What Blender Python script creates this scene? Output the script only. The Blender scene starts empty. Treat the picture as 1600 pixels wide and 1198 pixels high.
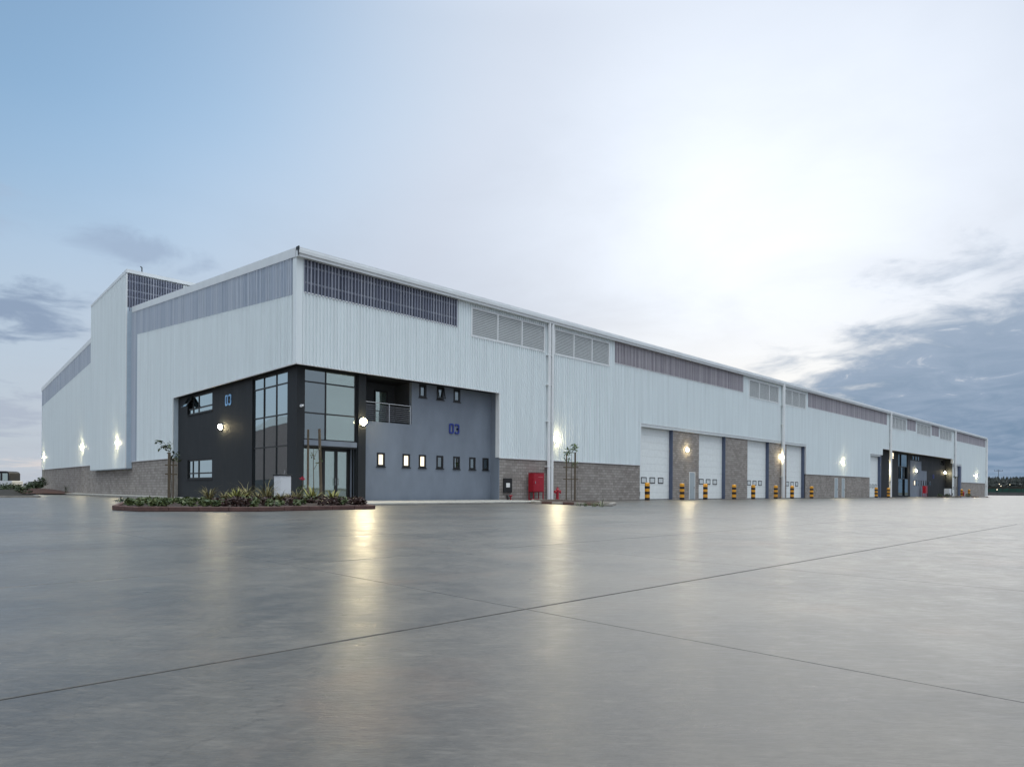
import bpy, bmesh, math, random
from math import radians as R, sin, cos, pi
from mathutils import Vector, Matrix
random.seed(7)
scn = bpy.context.scene
COL = scn.collection

# ------------------------------------------------------------------ camera
cd = bpy.data.cameras.new('camera'); cam = bpy.data.objects.new('camera', cd); COL.objects.link(cam)
cd.sensor_width = 36; cd.lens = 36*1036.14/1600
cd.shift_y = 165.95/1600; cd.shift_x = 0.00068
cd.clip_start = 0.05; cd.clip_end = 6000
cam.matrix_world = (Matrix.Translation((-15.823, -32.086, 0.766)) @ Matrix.Rotation(R(-44.279), 4, 'Z')
                    @ Matrix.Rotation(R(90), 4, 'X') @ Matrix.Rotation(R(0.376), 4, 'Z'))
scn.camera = cam

# ------------------------------------------------------------------ exposure
vs = scn.view_settings
vs.view_transform = 'Standard'; vs.look = 'None'; vs.exposure = 0.32; vs.gamma = 1.0
vs.use_curve_mapping = False

# ------------------------------------------------------------------ sky
SUN_AZ, SUN_EL = 65.0, 19.0
w = bpy.data.worlds.new('World'); scn.world = w; w.use_nodes = True
nt = w.node_tree; nt.nodes.clear()
def N(tree, t, **k):
    n = tree.nodes.new(t)
    for a, b in k.items(): setattr(n, a, b)
    return n
class G:
    """tiny expression builder for shader node trees"""
    def __init__(s, tree): s.t = tree
    def put(s, sock, v):
        if hasattr(v, 'is_linked') or hasattr(v, 'links'): s.t.links.new(v, sock)
        else: sock.default_value = v
    def m(s, op, a, b=0.0, c=0.0, clamp=False):
        n = N(s.t, 'ShaderNodeMath', operation=op, use_clamp=clamp)
        for i, v in enumerate((a, b, c)): s.put(n.inputs[i], v)
        return n.outputs[0]
    def ss(s, v, lo, hi, a=0.0, b=1.0):
        n = N(s.t, 'ShaderNodeMapRange', interpolation_type='SMOOTHSTEP')
        for i, q in enumerate((v, lo, hi, a, b)): s.put(n.inputs[i], q)
        return n.outputs[0]
    def lin(s, v, lo, hi, a=0.0, b=1.0):
        n = N(s.t, 'ShaderNodeMapRange')
        for i, q in enumerate((v, lo, hi, a, b)): s.put(n.inputs[i], q)
        return n.outputs[0]
    def mix(s, f, a, b, mode='MIX'):
        n = N(s.t, 'ShaderNodeMix', data_type='RGBA', blend_type=mode)
        s.put(n.inputs[0], f)
        for i, v in ((6, a), (7, b)):
            s.put(n.inputs[i], (*v, 1) if isinstance(v, tuple) and len(v) == 3 else v)
        return n.outputs[2]
    def noise(s, vec, scale, detail=4, rough=.55, dist=0.0, out=0):
        n = N(s.t, 'ShaderNodeTexNoise')
        if vec is not None: s.t.links.new(vec, n.inputs['Vector'])
        n.inputs['Scale'].default_value = scale; n.inputs['Detail'].default_value = detail
        n.inputs['Roughness'].default_value = rough; n.inputs['Distortion'].default_value = dist
        return n.outputs[out]
    def scale(s, vec, sc, loc=(0, 0, 0), rot=(0, 0, 0)):
        n = N(s.t, 'ShaderNodeMapping'); s.t.links.new(vec, n.inputs[0])
        n.inputs['Scale'].default_value = sc; n.inputs['Location'].default_value = loc; n.inputs['Rotation'].default_value = rot
        return n.outputs[0]
    def xyz(s, vec):
        n = N(s.t, 'ShaderNodeSeparateXYZ'); s.t.links.new(vec, n.inputs[0]); return n.outputs
    def comb(s, x, y, z):
        n = N(s.t, 'ShaderNodeCombineXYZ')
        for i, v in enumerate((x, y, z)): s.put(n.inputs[i], v)
        return n.outputs[0]
g = G(nt)
tc = N(nt, 'ShaderNodeTexCoord'); D = tc.outputs['Generated']
sx, sy, sz = g.xyz(D)
sky = N(nt, 'ShaderNodeTexSky', sky_type='NISHITA')
sky.sun_disc = False; sky.sun_elevation = R(SUN_EL); sky.sun_rotation = R(SUN_AZ)
sky.air_density = 1.0; sky.dust_density = 1.2; sky.ozone_density = 1.6
az = g.m('MULTIPLY', g.m('ARCTAN2', sx, sy), 180/pi)          # degrees, 0 = +Y, 90 = +X
el = g.m('MULTIPLY', g.m('ARCSINE', sz), 180/pi)
sd = Vector((sin(R(SUN_AZ))*cos(R(SUN_EL)), cos(R(SUN_AZ))*cos(R(SUN_EL)), sin(R(SUN_EL))))
dp = N(nt, 'ShaderNodeVectorMath', operation='DOT_PRODUCT'); nt.links.new(D, dp.inputs[0]); dp.inputs[1].default_value = sd
sdot = g.m('MAXIMUM', dp.outputs['Value'], 0.0)
# cloud layer coordinates (flat layer seen in perspective)
den = g.m('ADD', g.m('ABSOLUTE', sz), 0.13)
cv = g.comb(g.m('DIVIDE', sx, den), g.m('DIVIDE', sy, den), 0.0)
n_big = g.noise(g.scale(cv, (1, 1, 1), (3.1, 1.7, 0)), 0.55, 3, .5)
n_mid = g.noise(g.scale(cv, (1, 1, 1), (0.4, 5.2, 0)), 1.6, 6, .58, .3)
n_fin = g.noise(g.scale(cv, (1, 1, 1), (7.4, 2.2, 0)), 3.6, 7, .6, .5)
blue = g.mix(1.0, sky.outputs[0], (0.092, 0.128, 0.135), 'MULTIPLY')
# thin high veil of cloud, open only in a blue clearing towards the upper left
cl = Vector((sin(R(-12))*cos(R(36)), cos(R(-12))*cos(R(36)), sin(R(36))))
dq = N(nt, 'ShaderNodeVectorMath', operation='DOT_PRODUCT'); nt.links.new(D, dq.inputs[0]); dq.inputs[1].default_value = cl
clear = g.ss(g.m('ADD', dq.outputs['Value'], g.m('MULTIPLY', g.m('SUBTRACT', n_big, .5), .12)), 0.70, 0.985)
clear = g.m('MULTIPLY', clear, g.ss(sz, .12, .46, .25, .80))
zen = g.ss(sz, 0.57, 0.93, 0.0, 1.0)                             # veil brightens overhead, boosted out of view to light the facades
veil_lo = g.mix(g.ss(sz, 0.0, 0.5), (0.41, 0.445, 0.51), (0.44, 0.50, 0.605))
veil = g.mix(zen, veil_lo, (2.35, 2.55, 2.68))
veil = g.mix(g.m('MULTIPLY', g.ss(n_mid, .42, .72, 0, .45), g.ss(sz, .6, .1)), veil, (0.36, 0.385, 0.445))
S = g.mix(g.m('MULTIPLY', g.m('SUBTRACT', 1.0, clear), 1.0), blue, veil)
# glow of the sun behind the veil
gl1 = g.m('MULTIPLY', g.m('POWER', sdot, 18.0), 0.31)
gl2 = g.m('MULTIPLY', g.m('POWER', sdot, 5.0), 0.045)
glow = g.m('MULTIPLY', g.m('ADD', gl1, gl2), g.m('ADD', 1.3, g.m('MULTIPLY', n_mid, -.6)))
S = g.mix(1.0, S, g.mix(1.0, g.comb(glow, glow, glow), (1.0, 0.975, 0.90), 'MULTIPLY'), 'ADD')
# dark cloud bank low on the right
bound = g.lin(az, 60.0, 79.0, 7.0, 16.5)
bm_ = g.m('ADD', g.m('DIVIDE', g.m('SUBTRACT', bound, el), 7.0), g.m('MULTIPLY', g.m('SUBTRACT', g.m('ADD', g.m('MULTIPLY', n_mid, .55), g.m('MULTIPLY', n_fin, .45)), .5), 4.2))
bank = g.m('MULTIPLY', g.ss(bm_, -0.15, 0.75), g.ss(az, 56, 68))
bank = g.m('MULTIPLY', bank, g.ss(az, 150, 110))
bcol = g.mix(g.ss(n_fin, .3, .7), (0.135, 0.21, 0.31), (0.215, 0.285, 0.39))
bcol = g.mix(g.m('MULTIPLY', g.ss(el, 3, 15), g.lin(n_mid, .3, .7, .35, 1.0)), bcol, (0.31, 0.38, 0.48))
gap = g.m('MULTIPLY', g.ss(n_fin, .60, .72, 0, .75), g.ss(el, 3.5, 8))
S = g.mix(g.m('MULTIPLY', g.m('MULTIPLY', g.ss(el, 16, 6), g.ss(sdot, .93, .985)), .6), S, (0.86, 0.82, 0.74))
S = g.mix(g.m('MULTIPLY', g.m('MULTIPLY', bank, .95), g.m('SUBTRACT', 1.0, gap)), S, bcol)
# small grey clouds on the left
def puff(a0, e0, ra, re, amt, col, S):
    d = g.m('SQRT', g.m('ADD', g.m('POWER', g.m('DIVIDE', g.m('SUBTRACT', az, a0), ra), 2.0), g.m('POWER', g.m('DIVIDE', g.m('SUBTRACT', el, e0), re), 2.0)))
    k = g.m('SUBTRACT', g.m('ADD', 1.0, g.m('MULTIPLY', g.m('SUBTRACT', n_fin, .5), 3.6)), d)
    return g.mix(g.m('MULTIPLY', g.ss(k, 0.0, .9), amt), S, col)
S = puff(6.5, 12.3, 6.0, 2.3, .75, (0.17, 0.23, 0.34), S)
S = puff(14.5, 17.3, 6.5, 1.4, .6, (0.25, 0.32, 0.44), S)
S = puff(4.0, 18.6, 5.5, 2.2, .45, (0.32, 0.38, 0.49), S)
S = puff(6.0, 5.0, 8.0, 2.0, .55, (0.30, 0.34, 0.43), S)
S = puff(10.0, 1.6, 4.0, 0.7, .45, (0.72, 0.62, 0.56), S)
# below the horizon: dull earth
S = g.mix(g.ss(sz, -0.002, -0.03), S, (0.10, 0.10, 0.10))
bg = N(nt, 'ShaderNodeBackground'); nt.links.new(S, bg.inputs[0]); bg.inputs[1].default_value = 1.0
wo = N(nt, 'ShaderNodeOutputWorld'); nt.links.new(bg.outputs[0], wo.inputs[0])

# ------------------------------------------------------------------ sun (veiled, behind the building)
sl = bpy.data.lights.new('sun', 'SUN'); so = bpy.data.objects.new('sun', sl); COL.objects.link(so)
sl.energy = 0.5; sl.angle = R(45); sl.color = (1, .95, .86)
so.rotation_euler = (-sd).to_track_quat('-Z', 'Y').to_euler()

# ================================================================== helpers
class MB:
    def __init__(s): s.v = []; s.f = []; s.c = []
    def q(s, *pts):
        i = len(s.v); s.v += [tuple(p) for p in pts]; s.f.append(tuple(range(i, i+len(pts)))); return s
    def box(s, x0, y0, z0, x1, y1, z1):
        if x0 > x1: x0, x1 = x1, x0
        if y0 > y1: y0, y1 = y1, y0
        if z0 > z1: z0, z1 = z1, z0
        i = len(s.v)
        s.v += [(x0,y0,z0),(x1,y0,z0),(x1,y1,z0),(x0,y1,z0),(x0,y0,z1),(x1,y0,z1),(x1,y1,z1),(x0,y1,z1)]
        s.f += [tuple(i+k for k in f) for f in ((0,3,2,1),(4,5,6,7),(0,1,5,4),(1,2,6,5),(2,3,7,6),(3,0,4,7))]
        return s
    def prism(s, poly, ext):
        """poly: list of 3D points (planar), ext: extrusion vector"""
        n = len(poly); i = len(s.v); e = Vector(ext)
        s.v += [tuple(p) for p in poly] + [tuple(Vector(p)+e) for p in poly]
        s.f.append(tuple(range(i+n-1, i-1, -1))); s.f.append(tuple(range(i+n, i+2*n)))
        for k in range(n): s.f.append((i+k, i+(k+1) % n, i+n+(k+1) % n, i+n+k))
        return s
    def tube(s, pts, rad, n=8, caps=True):
        pts = [Vector(p) for p in pts]
        rads = rad if isinstance(rad, (list, tuple)) else [rad]*len(pts)
        i0 = len(s.v)
        for k, p in enumerate(pts):
            t = (pts[min(k+1, len(pts)-1)] - pts[max(k-1, 0)]).normalized()
            a = Vector((1, 0, 0)) if abs(t.x) < .9 else Vector((0, 1, 0))
            u = t.cross(a).normalized(); v = t.cross(u)
            for j in range(n):
                an = 2*pi*j/n; s.v.append(tuple(p + (u*cos(an)+v*sin(an))*rads[k]))
        for k in range(len(pts)-1):
            for j in range(n):
                a = i0+k*n+j; b = i0+k*n+(j+1) % n; s.f.append((a, b, b+n, a+n))
        if caps:
            i1 = len(s.v); s.v += s.v[i0:i0+n]; e = i0+(len(pts)-1)*n; s.v += s.v[e:e+n]
            s.f.append(tuple(i1+j for j in range(n-1, -1, -1))); s.f.append(tuple(i1+n+j for j in range(n)))
        return s
    def lathe(s, prof, n=16, c=(0, 0, 0)):
        i0 = len(s.v)
        for r, z in prof:
            for j in range(n):
                an = 2*pi*j/n; s.v.append((c[0]+r*cos(an), c[1]+r*sin(an), c[2]+z))
        for k in range(len(prof)-1):
            for j in range(n):
                a = i0+k*n+j; b = i0+k*n+(j+1) % n; s.f.append((a, b, b+n, a+n))
        s.f.append(tuple(i0+j for j in range(n-1, -1, -1))); e = i0+(len(prof)-1)*n; s.f.append(tuple(e+j for j in range(n)))
        return s
    def mesh(s, name, mat, smooth=False, fix=False, attr=None):
        me = bpy.data.meshes.new(name); me.from_pydata(s.v, [], s.f); me.materials.append(mat)
        if fix:
            b = bmesh.new(); b.from_mesh(me); bmesh.ops.recalc_face_normals(b, faces=b.faces); b.to_mesh(me); b.free()
        if smooth: me.polygons.foreach_set('use_smooth', [len(p.vertices) == 4 for p in me.polygons])
        if attr:
            at = me.attributes.new('tone', 'FLOAT', 'FACE'); at.data.foreach_set('value', attr)
        me.update(); return me
    def build(s, name, mat, parent=None, smooth=False, fix=True, attr=None):
        o = bpy.data.objects.new(name, s.mesh(name, mat, smooth, fix, attr)); COL.objects.link(o)
        if parent: o.parent = parent
        return o
def tag(o, label=None, cat=None, group=None, kind=None):
    if label: o['label'] = label
    if cat: o['category'] = cat
    if group: o['group'] = group
    if kind: o['kind'] = kind
    return o
def thing(name, label, cat, loc=(0, 0, 0), rz=0, group=None):
    o = bpy.data.objects.new(name, None); COL.objects.link(o); o.location = loc; o.rotation_euler.z = rz
    o.empty_display_size = .2
    return tag(o, label, cat, group)
def copy_tree(o, parent=None):
    c = o.copy(); COL.objects.link(c); c.parent = parent
    for ch in list(o.children): copy_tree(ch, c)
    return c
def bevel(o, wdt=.01, seg=1):
    md = o.modifiers.new('bevel', 'BEVEL'); md.width = wdt; md.segments = seg; md.limit_method = 'ANGLE'; return o

# ------------------------------------------------------------------ materials
MATS = {}
def mat(name, col, rough=.5, metal=0.0, spec=.5, var=0.0, vscale=3.0, bump=0.0, bscale=40.0, vstretch=(1, 1, 1), rvar=0.0, col2=None, emit=None, estr=0.0):
    m = bpy.data.materials.new(name); m.use_nodes = True; t = m.node_tree; b = t.nodes['Principled BSDF']; k = G(t)
    b.inputs['Base Color'].default_value = (*col, 1); b.inputs['Roughness'].default_value = rough
    b.inputs['Metallic'].default_value = metal; b.inputs['Specular IOR Level'].default_value = spec
    geo = N(t, 'ShaderNodeNewGeometry'); P = geo.outputs['Position']
    if var or col2:
        n = k.noise(k.scale(P, vstretch), vscale, 6, .6)
        if col2: c = k.mix(k.ss(n, .35, .68), col, col2)
        else:
            f = k.lin(n, .3, .7, 1-var, 1+var); c = k.mix(1.0, (*col, 1), k.comb(f, f, f), 'MULTIPLY')
        t.links.new(c, b.inputs['Base Color'])
        if rvar: t.links.new(k.lin(n, .3, .7, rough-rvar, rough+rvar), b.inputs['Roughness'])
    if bump:
        n2 = k.noise(P, bscale, 5, .6); bn = N(t, 'ShaderNodeBump'); bn.inputs['Strength'].default_value = bump; bn.inputs['Distance'].default_value = .02
        t.links.new(n2, bn.inputs['Height']); t.links.new(bn.outputs[0], b.inputs['Normal'])
    if emit: b.inputs['Emission Color'].default_value = (*emit, 1); b.inputs['Emission Strength'].default_value = estr
    MATS[name] = m; return m

clad = mat('white steel cladding', (.82, .88, .89), .40, spec=.45, var=.06, vscale=1.6, vstretch=(1.6, 1.6, .07), rvar=.06)
trim = mat('white painted trim', (.82, .84, .84), .4, var=.04, vscale=2)
gutter_m = mat('gutter white', (.74, .77, .78), .35, var=.05, vscale=1.2)
bluetrim = mat('pale blue flashing', (.50, .60, .68), .4, var=.05)
slat_m = mat('louvre blade', (.56, .59, .59), .4, var=.06)
louv_m = mat('louvre aluminium', (.66, .70, .70), .35, var=.06)
charc = mat('charcoal render', (.013, .016, .019), .68, var=.35, vscale=1.4, vstretch=(1, 1, .35), bump=.15, bscale=30, rvar=.08)
greyr = mat('blue grey render', (.195, .228, .275), .7, var=.12, vscale=.8, vstretch=(1, 1, .5), bump=.12, bscale=25)
dgrey = mat('dark grey render', (.05, .055, .062), .7, var=.15, vscale=1)
black = mat('black aluminium frame', (.008, .009, .010), .4)
blackm = mat('black matt', (.012, .012, .013), .6)
navy = mat('navy paint', (.085, .11, .175), .45, var=.1, vscale=4)
doorw = mat('white door panel', (.85, .89, .875), .42, var=.05, vscale=3)
doorg = mat('pale grey door', (.38, .44, .47), .5, var=.06)
yel = mat('yellow orange paint', (.80, .36, .025), .45, var=.18, vscale=6)
blk = mat('black band paint', (.015, .013, .012), .5, var=.3, vscale=9)
red = mat('red enamel', (.36, .008, .022), .35, var=.12, vscale=5)
wht = mat('white plastic', (.72, .74, .76), .4)
paper = mat('white paper', (.85, .85, .82), .8)
steel = mat('stainless steel', (.55, .56, .57), .25, metal=1.0)
soil = mat('dark soil', (.022, .014, .011), .95, col2=(.045, .027, .02), vscale=7, bump=.8, bscale=18)
redsoil = mat('red soil', (.055, .020, .012), .95, col2=(.03, .014, .01), vscale=2.5, bump=.8, bscale=9)
verge_m = mat('verge earth', (.010, .009, .007), .95, col2=(.018, .015, .010), vscale=1.2, bump=.8, bscale=6)
kerbred = mat('red kerb', (.095, .048, .040), .75, var=.3, vscale=5, bump=.3, bscale=30)
kerbgrey = mat('grey kerb', (.30, .28, .25), .8, var=.25, vscale=4, bump=.3, bscale=30)
pave_m = mat('pavement concrete', (.34, .33, .30), .75, var=.15, vscale=2, bump=.2)
wood = mat('timber stake', (.105, .080, .052), .8, var=.35, vscale=8, vstretch=(4, 4, .6), bump=.4, bscale=30)
bark = mat('sapling bark', (.10, .085, .06), .85, var=.3, vscale=15)
interior = mat('interior plaster', (.42, .45, .43), .85, var=.05)
inter_d = mat('interior dark', (.06, .065, .07), .85)
bluepaint = mat('blue letter', (.016, .036, .24), .4)
bluewhite = mat('pale blue letter', (.26, .53, .85), .4)
litwin = mat('lit window', (.9, .8, .6), .5, emit=(1, .85, .62), estr=1.1)
roofm = mat('roof sheet', (.55, .57, .58), .4, var=.08)
mortar = mat('mortar', (.13, .118, .108), .9, var=.15, vscale=6)

def leafmat(name, a, b):
    m = bpy.data.materials.new(name); m.use_nodes = True; t = m.node_tree; p = t.nodes['Principled BSDF']; k = G(t)
    geo = N(t, 'ShaderNodeNewGeometry')
    f = k.lin(geo.outputs['Random Per Island'], 0, 1)
    t.links.new(k.mix(f, a, b), p.inputs['Base Color']); p.inputs['Roughness'].default_value = .55
    p.inputs['Subsurface Weight'].default_value = 0.0
    return m
leaf = leafmat('sapling leaf', (.06, .11, .02), (.13, .19, .035))
leafd = leafmat('dark leaf', (.018, .035, .012), (.05, .075, .025))
leafr = leafmat('maroon leaf', (.028, .010, .009), (.055, .026, .016))
leafg = leafmat('ground leaf', (.03, .06, .015), (.10, .12, .035))
leafy = leafmat('yellow striped leaf', (.15, .17, .04), (.28, .26, .07))
grassm = leafmat('tan grass', (.10, .10, .03), (.24, .19, .07))
flower = leafmat('red petal', (.42, .015, .05), (.6, .03, .08))
pine = leafmat('far pine', (.006, .011, .009), (.014, .022, .016))

# concrete blocks: tone per face attribute
blockm = bpy.data.materials.new('concrete block'); blockm.use_nodes = True
t = blockm.node_tree; k = G(t); b = t.nodes['Principled BSDF']; b.inputs['Roughness'].default_value = .9
at = N(t, 'ShaderNodeAttribute', attribute_name='tone'); geo = N(t, 'ShaderNodeNewGeometry')
c = k.mix(at.outputs['Fac'], (.268, .242, .220), (.372, .342, .314))
n = k.noise(geo.outputs['Position'], 14, 5, .65); f = k.lin(n, .3, .7, .88, 1.12)
c = k.mix(1.0, c, k.comb(f, f, f), 'MULTIPLY')
n2 = k.noise(k.scale(geo.outputs['Position'], (1, 1, .4)), .7, 4, .6); f2 = k.lin(n2, .3, .7, .90, 1.08)
t.links.new(k.mix(1.0, c, k.comb(f2, f2, f2), 'MULTIPLY'), b.inputs['Base Color'])
bn = N(t, 'ShaderNodeBump'); bn.inputs['Strength'].default_value = .5; bn.inputs['Distance'].default_value = .02
t.links.new(n, bn.inputs['Height']); t.links.new(bn.outputs[0], b.inputs['Normal'])

def glassmat(name, tint, refl, rough=.02, see=(.75, .8, .8)):
    m = bpy.data.materials.new(name); m.use_nodes = True; t = m.node_tree; t.nodes.clear(); k = G(t)
    gl = N(t, 'ShaderNodeBsdfGlossy'); gl.inputs['Color'].default_value = (*tint, 1); gl.inputs['Roughness'].default_value = rough
    geo = N(t, 'ShaderNodeNewGeometry')
    bn = N(t, 'ShaderNodeBump'); bn.inputs['Strength'].default_value = .02; bn.inputs['Distance'].default_value = .05
    t.links.new(k.noise(geo.outputs['Position'], .8, 2), bn.inputs['Height']); t.links.new(bn.outputs[0], gl.inputs['Normal'])
    tr = N(t, 'ShaderNodeBsdfTransparent'); tr.inputs['Color'].default_value = (*see, 1)
    lw = N(t, 'ShaderNodeFresnel'); lw.inputs['IOR'].default_value = 1.5
    mx = N(t, 'ShaderNodeMixShader'); t.links.new(k.m('ADD', k.m('MULTIPLY', lw.outputs[0], 1-refl), refl, clamp=True), mx.inputs[0])
    t.links.new(tr.outputs[0], mx.inputs[1]); t.links.new(gl.outputs[0], mx.inputs[2])
    o = N(t, 'ShaderNodeOutputMaterial'); t.links.new(mx.outputs[0], o.inputs[0]); return m
glass_ref = glassmat('reflective solar glass', (.80, .95, 1.0), .58, see=(.3, .33, .34))
glass_cl = glassmat('clear glass', (.88, 1, .95), .36, see=(.75, .82, .79))
glass_dk = glassmat('dark tinted glass', (.82, .95, .98), .27, see=(.25, .28, .3))
glass_frost = mat('obscure glass', (.13, .15, .155), .18)
# translucent corrugated polycarbonate
def poly(name, lo, hi, crown, alpha, ax):
    m = bpy.data.materials.new(name); m.use_nodes = True; t = m.node_tree; b = t.nodes['Principled BSDF']; k = G(t)
    geo = N(t, 'ShaderNodeNewGeometry'); px, py, pz = k.xyz(geo.outputs['Position'])
    n = k.noise(k.scale(geo.outputs['Position'], (5.5, 5.5, .05)), 1.3, 3, .7)
    c = k.mix(k.ss(n, .35, .7), lo, hi)
    u = k.m('FRACT', k.m('DIVIDE', (px, py)[ax], .20))
    rib = k.m('MULTIPLY', k.ss(u, .55, .63), k.ss(u, .99, .91))      # lighter, denser rib crowns
    c = k.mix(k.m('MULTIPLY', rib, k.ss(k.noise(k.scale(geo.outputs['Position'], (5, 5, .04), (3, 3, 0)), 1.0, 2, .5), .3, .7, .25, .95)), c, crown)
    t.links.new(c, b.inputs['Base Color']); b.inputs['Roughness'].default_value = .25; b.inputs['Specular IOR Level'].default_value = .5
    t.links.new(k.m('ADD', alpha, k.m('MULTIPLY', rib, .15)), b.inputs['Alpha']); return m
polym = poly('translucent polycarbonate', (.095, .115, .175), (.22, .245, .335), (.55, .57, .65), .60, 0)
polyp = poly('polycarbonate with painted pink sheen', (.34, .32, .36), (.50, .47, .52), (.76, .72, .75), .62, 0)  # far sheets: pink grazing sky reflection painted into the colour
polyg = poly('polycarbonate with painted sky reflection', (.40, .47, .58), (.56, .64, .76), (.74, .79, .85), .66, 1)  # gable sheets: same material, brighter sky reflection painted into the colour

# ================================================================== ground
GX0, GY0, GDX, GDY = -12.78, -29.1, 3.45, 3.3
def concrete(name, joints):
    m = bpy.data.materials.new(name); m.use_nodes = True; t = m.node_tree; b = t.nodes['Principled BSDF']; k = G(t)
    geo = N(t, 'ShaderNodeNewGeometry'); P = geo.outputs['Position']; px, py, pz = k.xyz(P)
    big = k.noise(P, .33, 5, .62); mid = k.noise(P, 2.4, 8, .68)
    rot = k.scale(P, (1, 1, 1), rot=(0, 0, R(44.3)))                        # broom finish runs across the view
    strk = k.noise(k.scale(rot, (2.6, 8, 1)), 2.2, 9, .74); fine = k.noise(k.scale(rot, (14, 40, 1)), 2.0, 5, .65)
    spk = k.noise(P, 60, 2, .5)
    c = k.mix(k.ss(big, .40, .62), (.058, .057, .055), (.098, .091, .081))
    c = k.mix(k.ss(mid, .44, .68, 0, .34), c, (.150, .136, .117))
    c = k.mix(k.ss(strk, .48, .70, 0, .42), c, (.180, .165, .144))
    c = k.mix(k.ss(k.noise(k.scale(P, (1, 1, 1), (9, 4, 0)), .45, 5, .6), .55, .75, 0, .45), c, (.034, .039, .048))
    c = k.mix(k.ss(k.noise(k.scale(P, (1, 1, 1), (2, 31, 0)), .5, 5, .65), .54, .70, 0, .55), c, (.120, .088, .070))
    vo = N(t, 'ShaderNodeTexVoronoi'); t.links.new(P, vo.inputs['Vector']); vo.inputs['Scale'].default_value = 1.7
    pick = k.m('GREATER_THAN', k.xyz(vo.outputs['Color'])[0], .55)
    c = k.mix(k.m('MULTIPLY', pick, k.ss(vo.outputs['Distance'], .040, .024, 0, .85)), c, (.02, .018, .016))
    # hairline cracks and old tyre marks
    cr = k.m('ABSOLUTE', k.m('SUBTRACT', k.noise(k.scale(P, (1, 1, 1), (4, 8, 0)), .34, 8, .62), .5))
    c = k.mix(k.m('MULTIPLY', k.ss(cr, .0022, .0008, 0, .35), k.ss(k.noise(k.scale(P, (1, 1, 1), (40, 3, 0)), .3, 2), .50, .60)), c, (.03, .028, .026))
    tm = k.m('ABSOLUTE', k.m('SUBTRACT', k.m('FRACT', k.m('ADD', k.m('MULTIPLY', k.xyz(k.scale(P, (1, 1, 1), rot=(0, 0, R(17))))[1], .21), k.m('MULTIPLY', k.noise(P, .05, 2), 1.5))), .5))
    c = k.mix(k.m('MULTIPLY', k.ss(tm, .05, .02, 0, .35), k.ss(k.noise(k.scale(P, (1, 1, 1), (1, 60, 0)), .6, 5, .7), .45, .65)), c, (.035, .035, .036))
    gr = k.noise(k.scale(rot, (7, 18, 1)), 2.0, 8, .8); fg = k.lin(gr, .3, .7, .74, 1.26); c = k.mix(1.0, c, k.comb(fg, fg, fg), 'MULTIPLY')
    if joints:
        gx = k.m('ABSOLUTE', k.m('SUBTRACT', k.m('MODULO', k.m('ADD', px, 1000*GDX-GX0+GDX/2), GDX), GDX/2))
        gy = k.m('ABSOLUTE', k.m('SUBTRACT', k.m('MODULO', k.m('ADD', py, 1000*GDY-GY0+GDY/2), GDY), GDY/2))
        j = k.m('MAXIMUM', k.m('LESS_THAN', gx, .005), k.m('LESS_THAN', gy, .013))
        c = k.mix(k.m('MULTIPLY', j, .75), c, (.05, .048, .045))
    else:
        oi = N(t, 'ShaderNodeObjectInfo'); f = k.lin(oi.outputs['Random'], 0, 1, .95, 1.05)
        c = k.mix(1.0, c, k.comb(f, f, f), 'MULTIPLY')
    t.links.new(c, b.inputs['Base Color'])
    rr = k.m('ADD', k.lin(strk, .3, .7, .28, .44), k.lin(mid, .3, .7, -.07, .07)); t.links.new(rr, b.inputs['Roughness'])
    b.inputs['Specular IOR Level'].default_value = .35
    bn = N(t, 'ShaderNodeBump'); bn.inputs['Strength'].default_value = .3; bn.inputs['Distance'].default_value = .012
    t.links.new(k.m('ADD', k.m('MULTIPLY', fine, .35), k.m('ADD', k.m('MULTIPLY', strk, .9), k.m('MULTIPLY', mid, .8))), bn.inputs['Height']); t.links.new(bn.outputs[0], b.inputs['Normal'])
    return m
conc_far = concrete('yard concrete far', True); conc_slab = concrete('yard concrete slab', False)
grass_far = mat('dry ground', (.06, .058, .04), .95, col2=(.09, .08, .055), vscale=.05)
YX0, YX1, YY0, YY1 = -130.0, 260.0, -160.0, 25.0
kx0, kx1, ky0, ky1 = -3, 5, -2, 6
SX0, SX1 = GX0+kx0*GDX, GX0+kx1*GDX; SY0, SY1 = GY0+ky0*GDY, GY0+ky1*GDY
m_ = MB()
m_.q((-3000,-3000,-.06),(3000,-3000,-.06),(3000,3000,-.06),(-3000,3000,-.06))
tag(m_.build('ground', grass_far, fix=False), 'dry dark ground stretching away beyond the concrete yard', 'ground', kind='structure')
m_ = MB()
m_.q((YX0,YY0,0),(YX1,YY0,0),(YX1,SY0,0),(YX0,SY0,0)); m_.q((YX0,SY1,0),(YX1,SY1,0),(YX1,YY1,0),(YX0,YY1,0))
m_.q((YX0,SY0,0),(SX0,SY0,0),(SX0,SY1,0),(YX0,SY1,0)); m_.q((SX1,SY0,0),(YX1,SY0,0),(YX1,SY1,0),(SX1,SY1,0))
m_.q((-9,YY1,0),(.2,YY1,0),(.2,72,0),(-9,72,0))
yard = tag(m_.build('concrete_yard', conc_far, fix=False), 'smooth grey concrete yard in front of the warehouse', 'yard', kind='structure')
MB().q((SX0,SY0,-.0055),(SX1,SY0,-.0055),(SX1,SY1,-.0055),(SX0,SY1,-.0055))  .build('joint_sealant', mat('joint sealant', (.045, .043, .040), .8), yard, fix=False)
sm = MB(); e = .003
a, b_ = GDX/2-.0025, GDY/2-.011
sm.q((-a+e,-b_+e,0),(a-e,-b_+e,0),(a-e,b_-e,0),(-a+e,b_-e,0))
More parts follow.
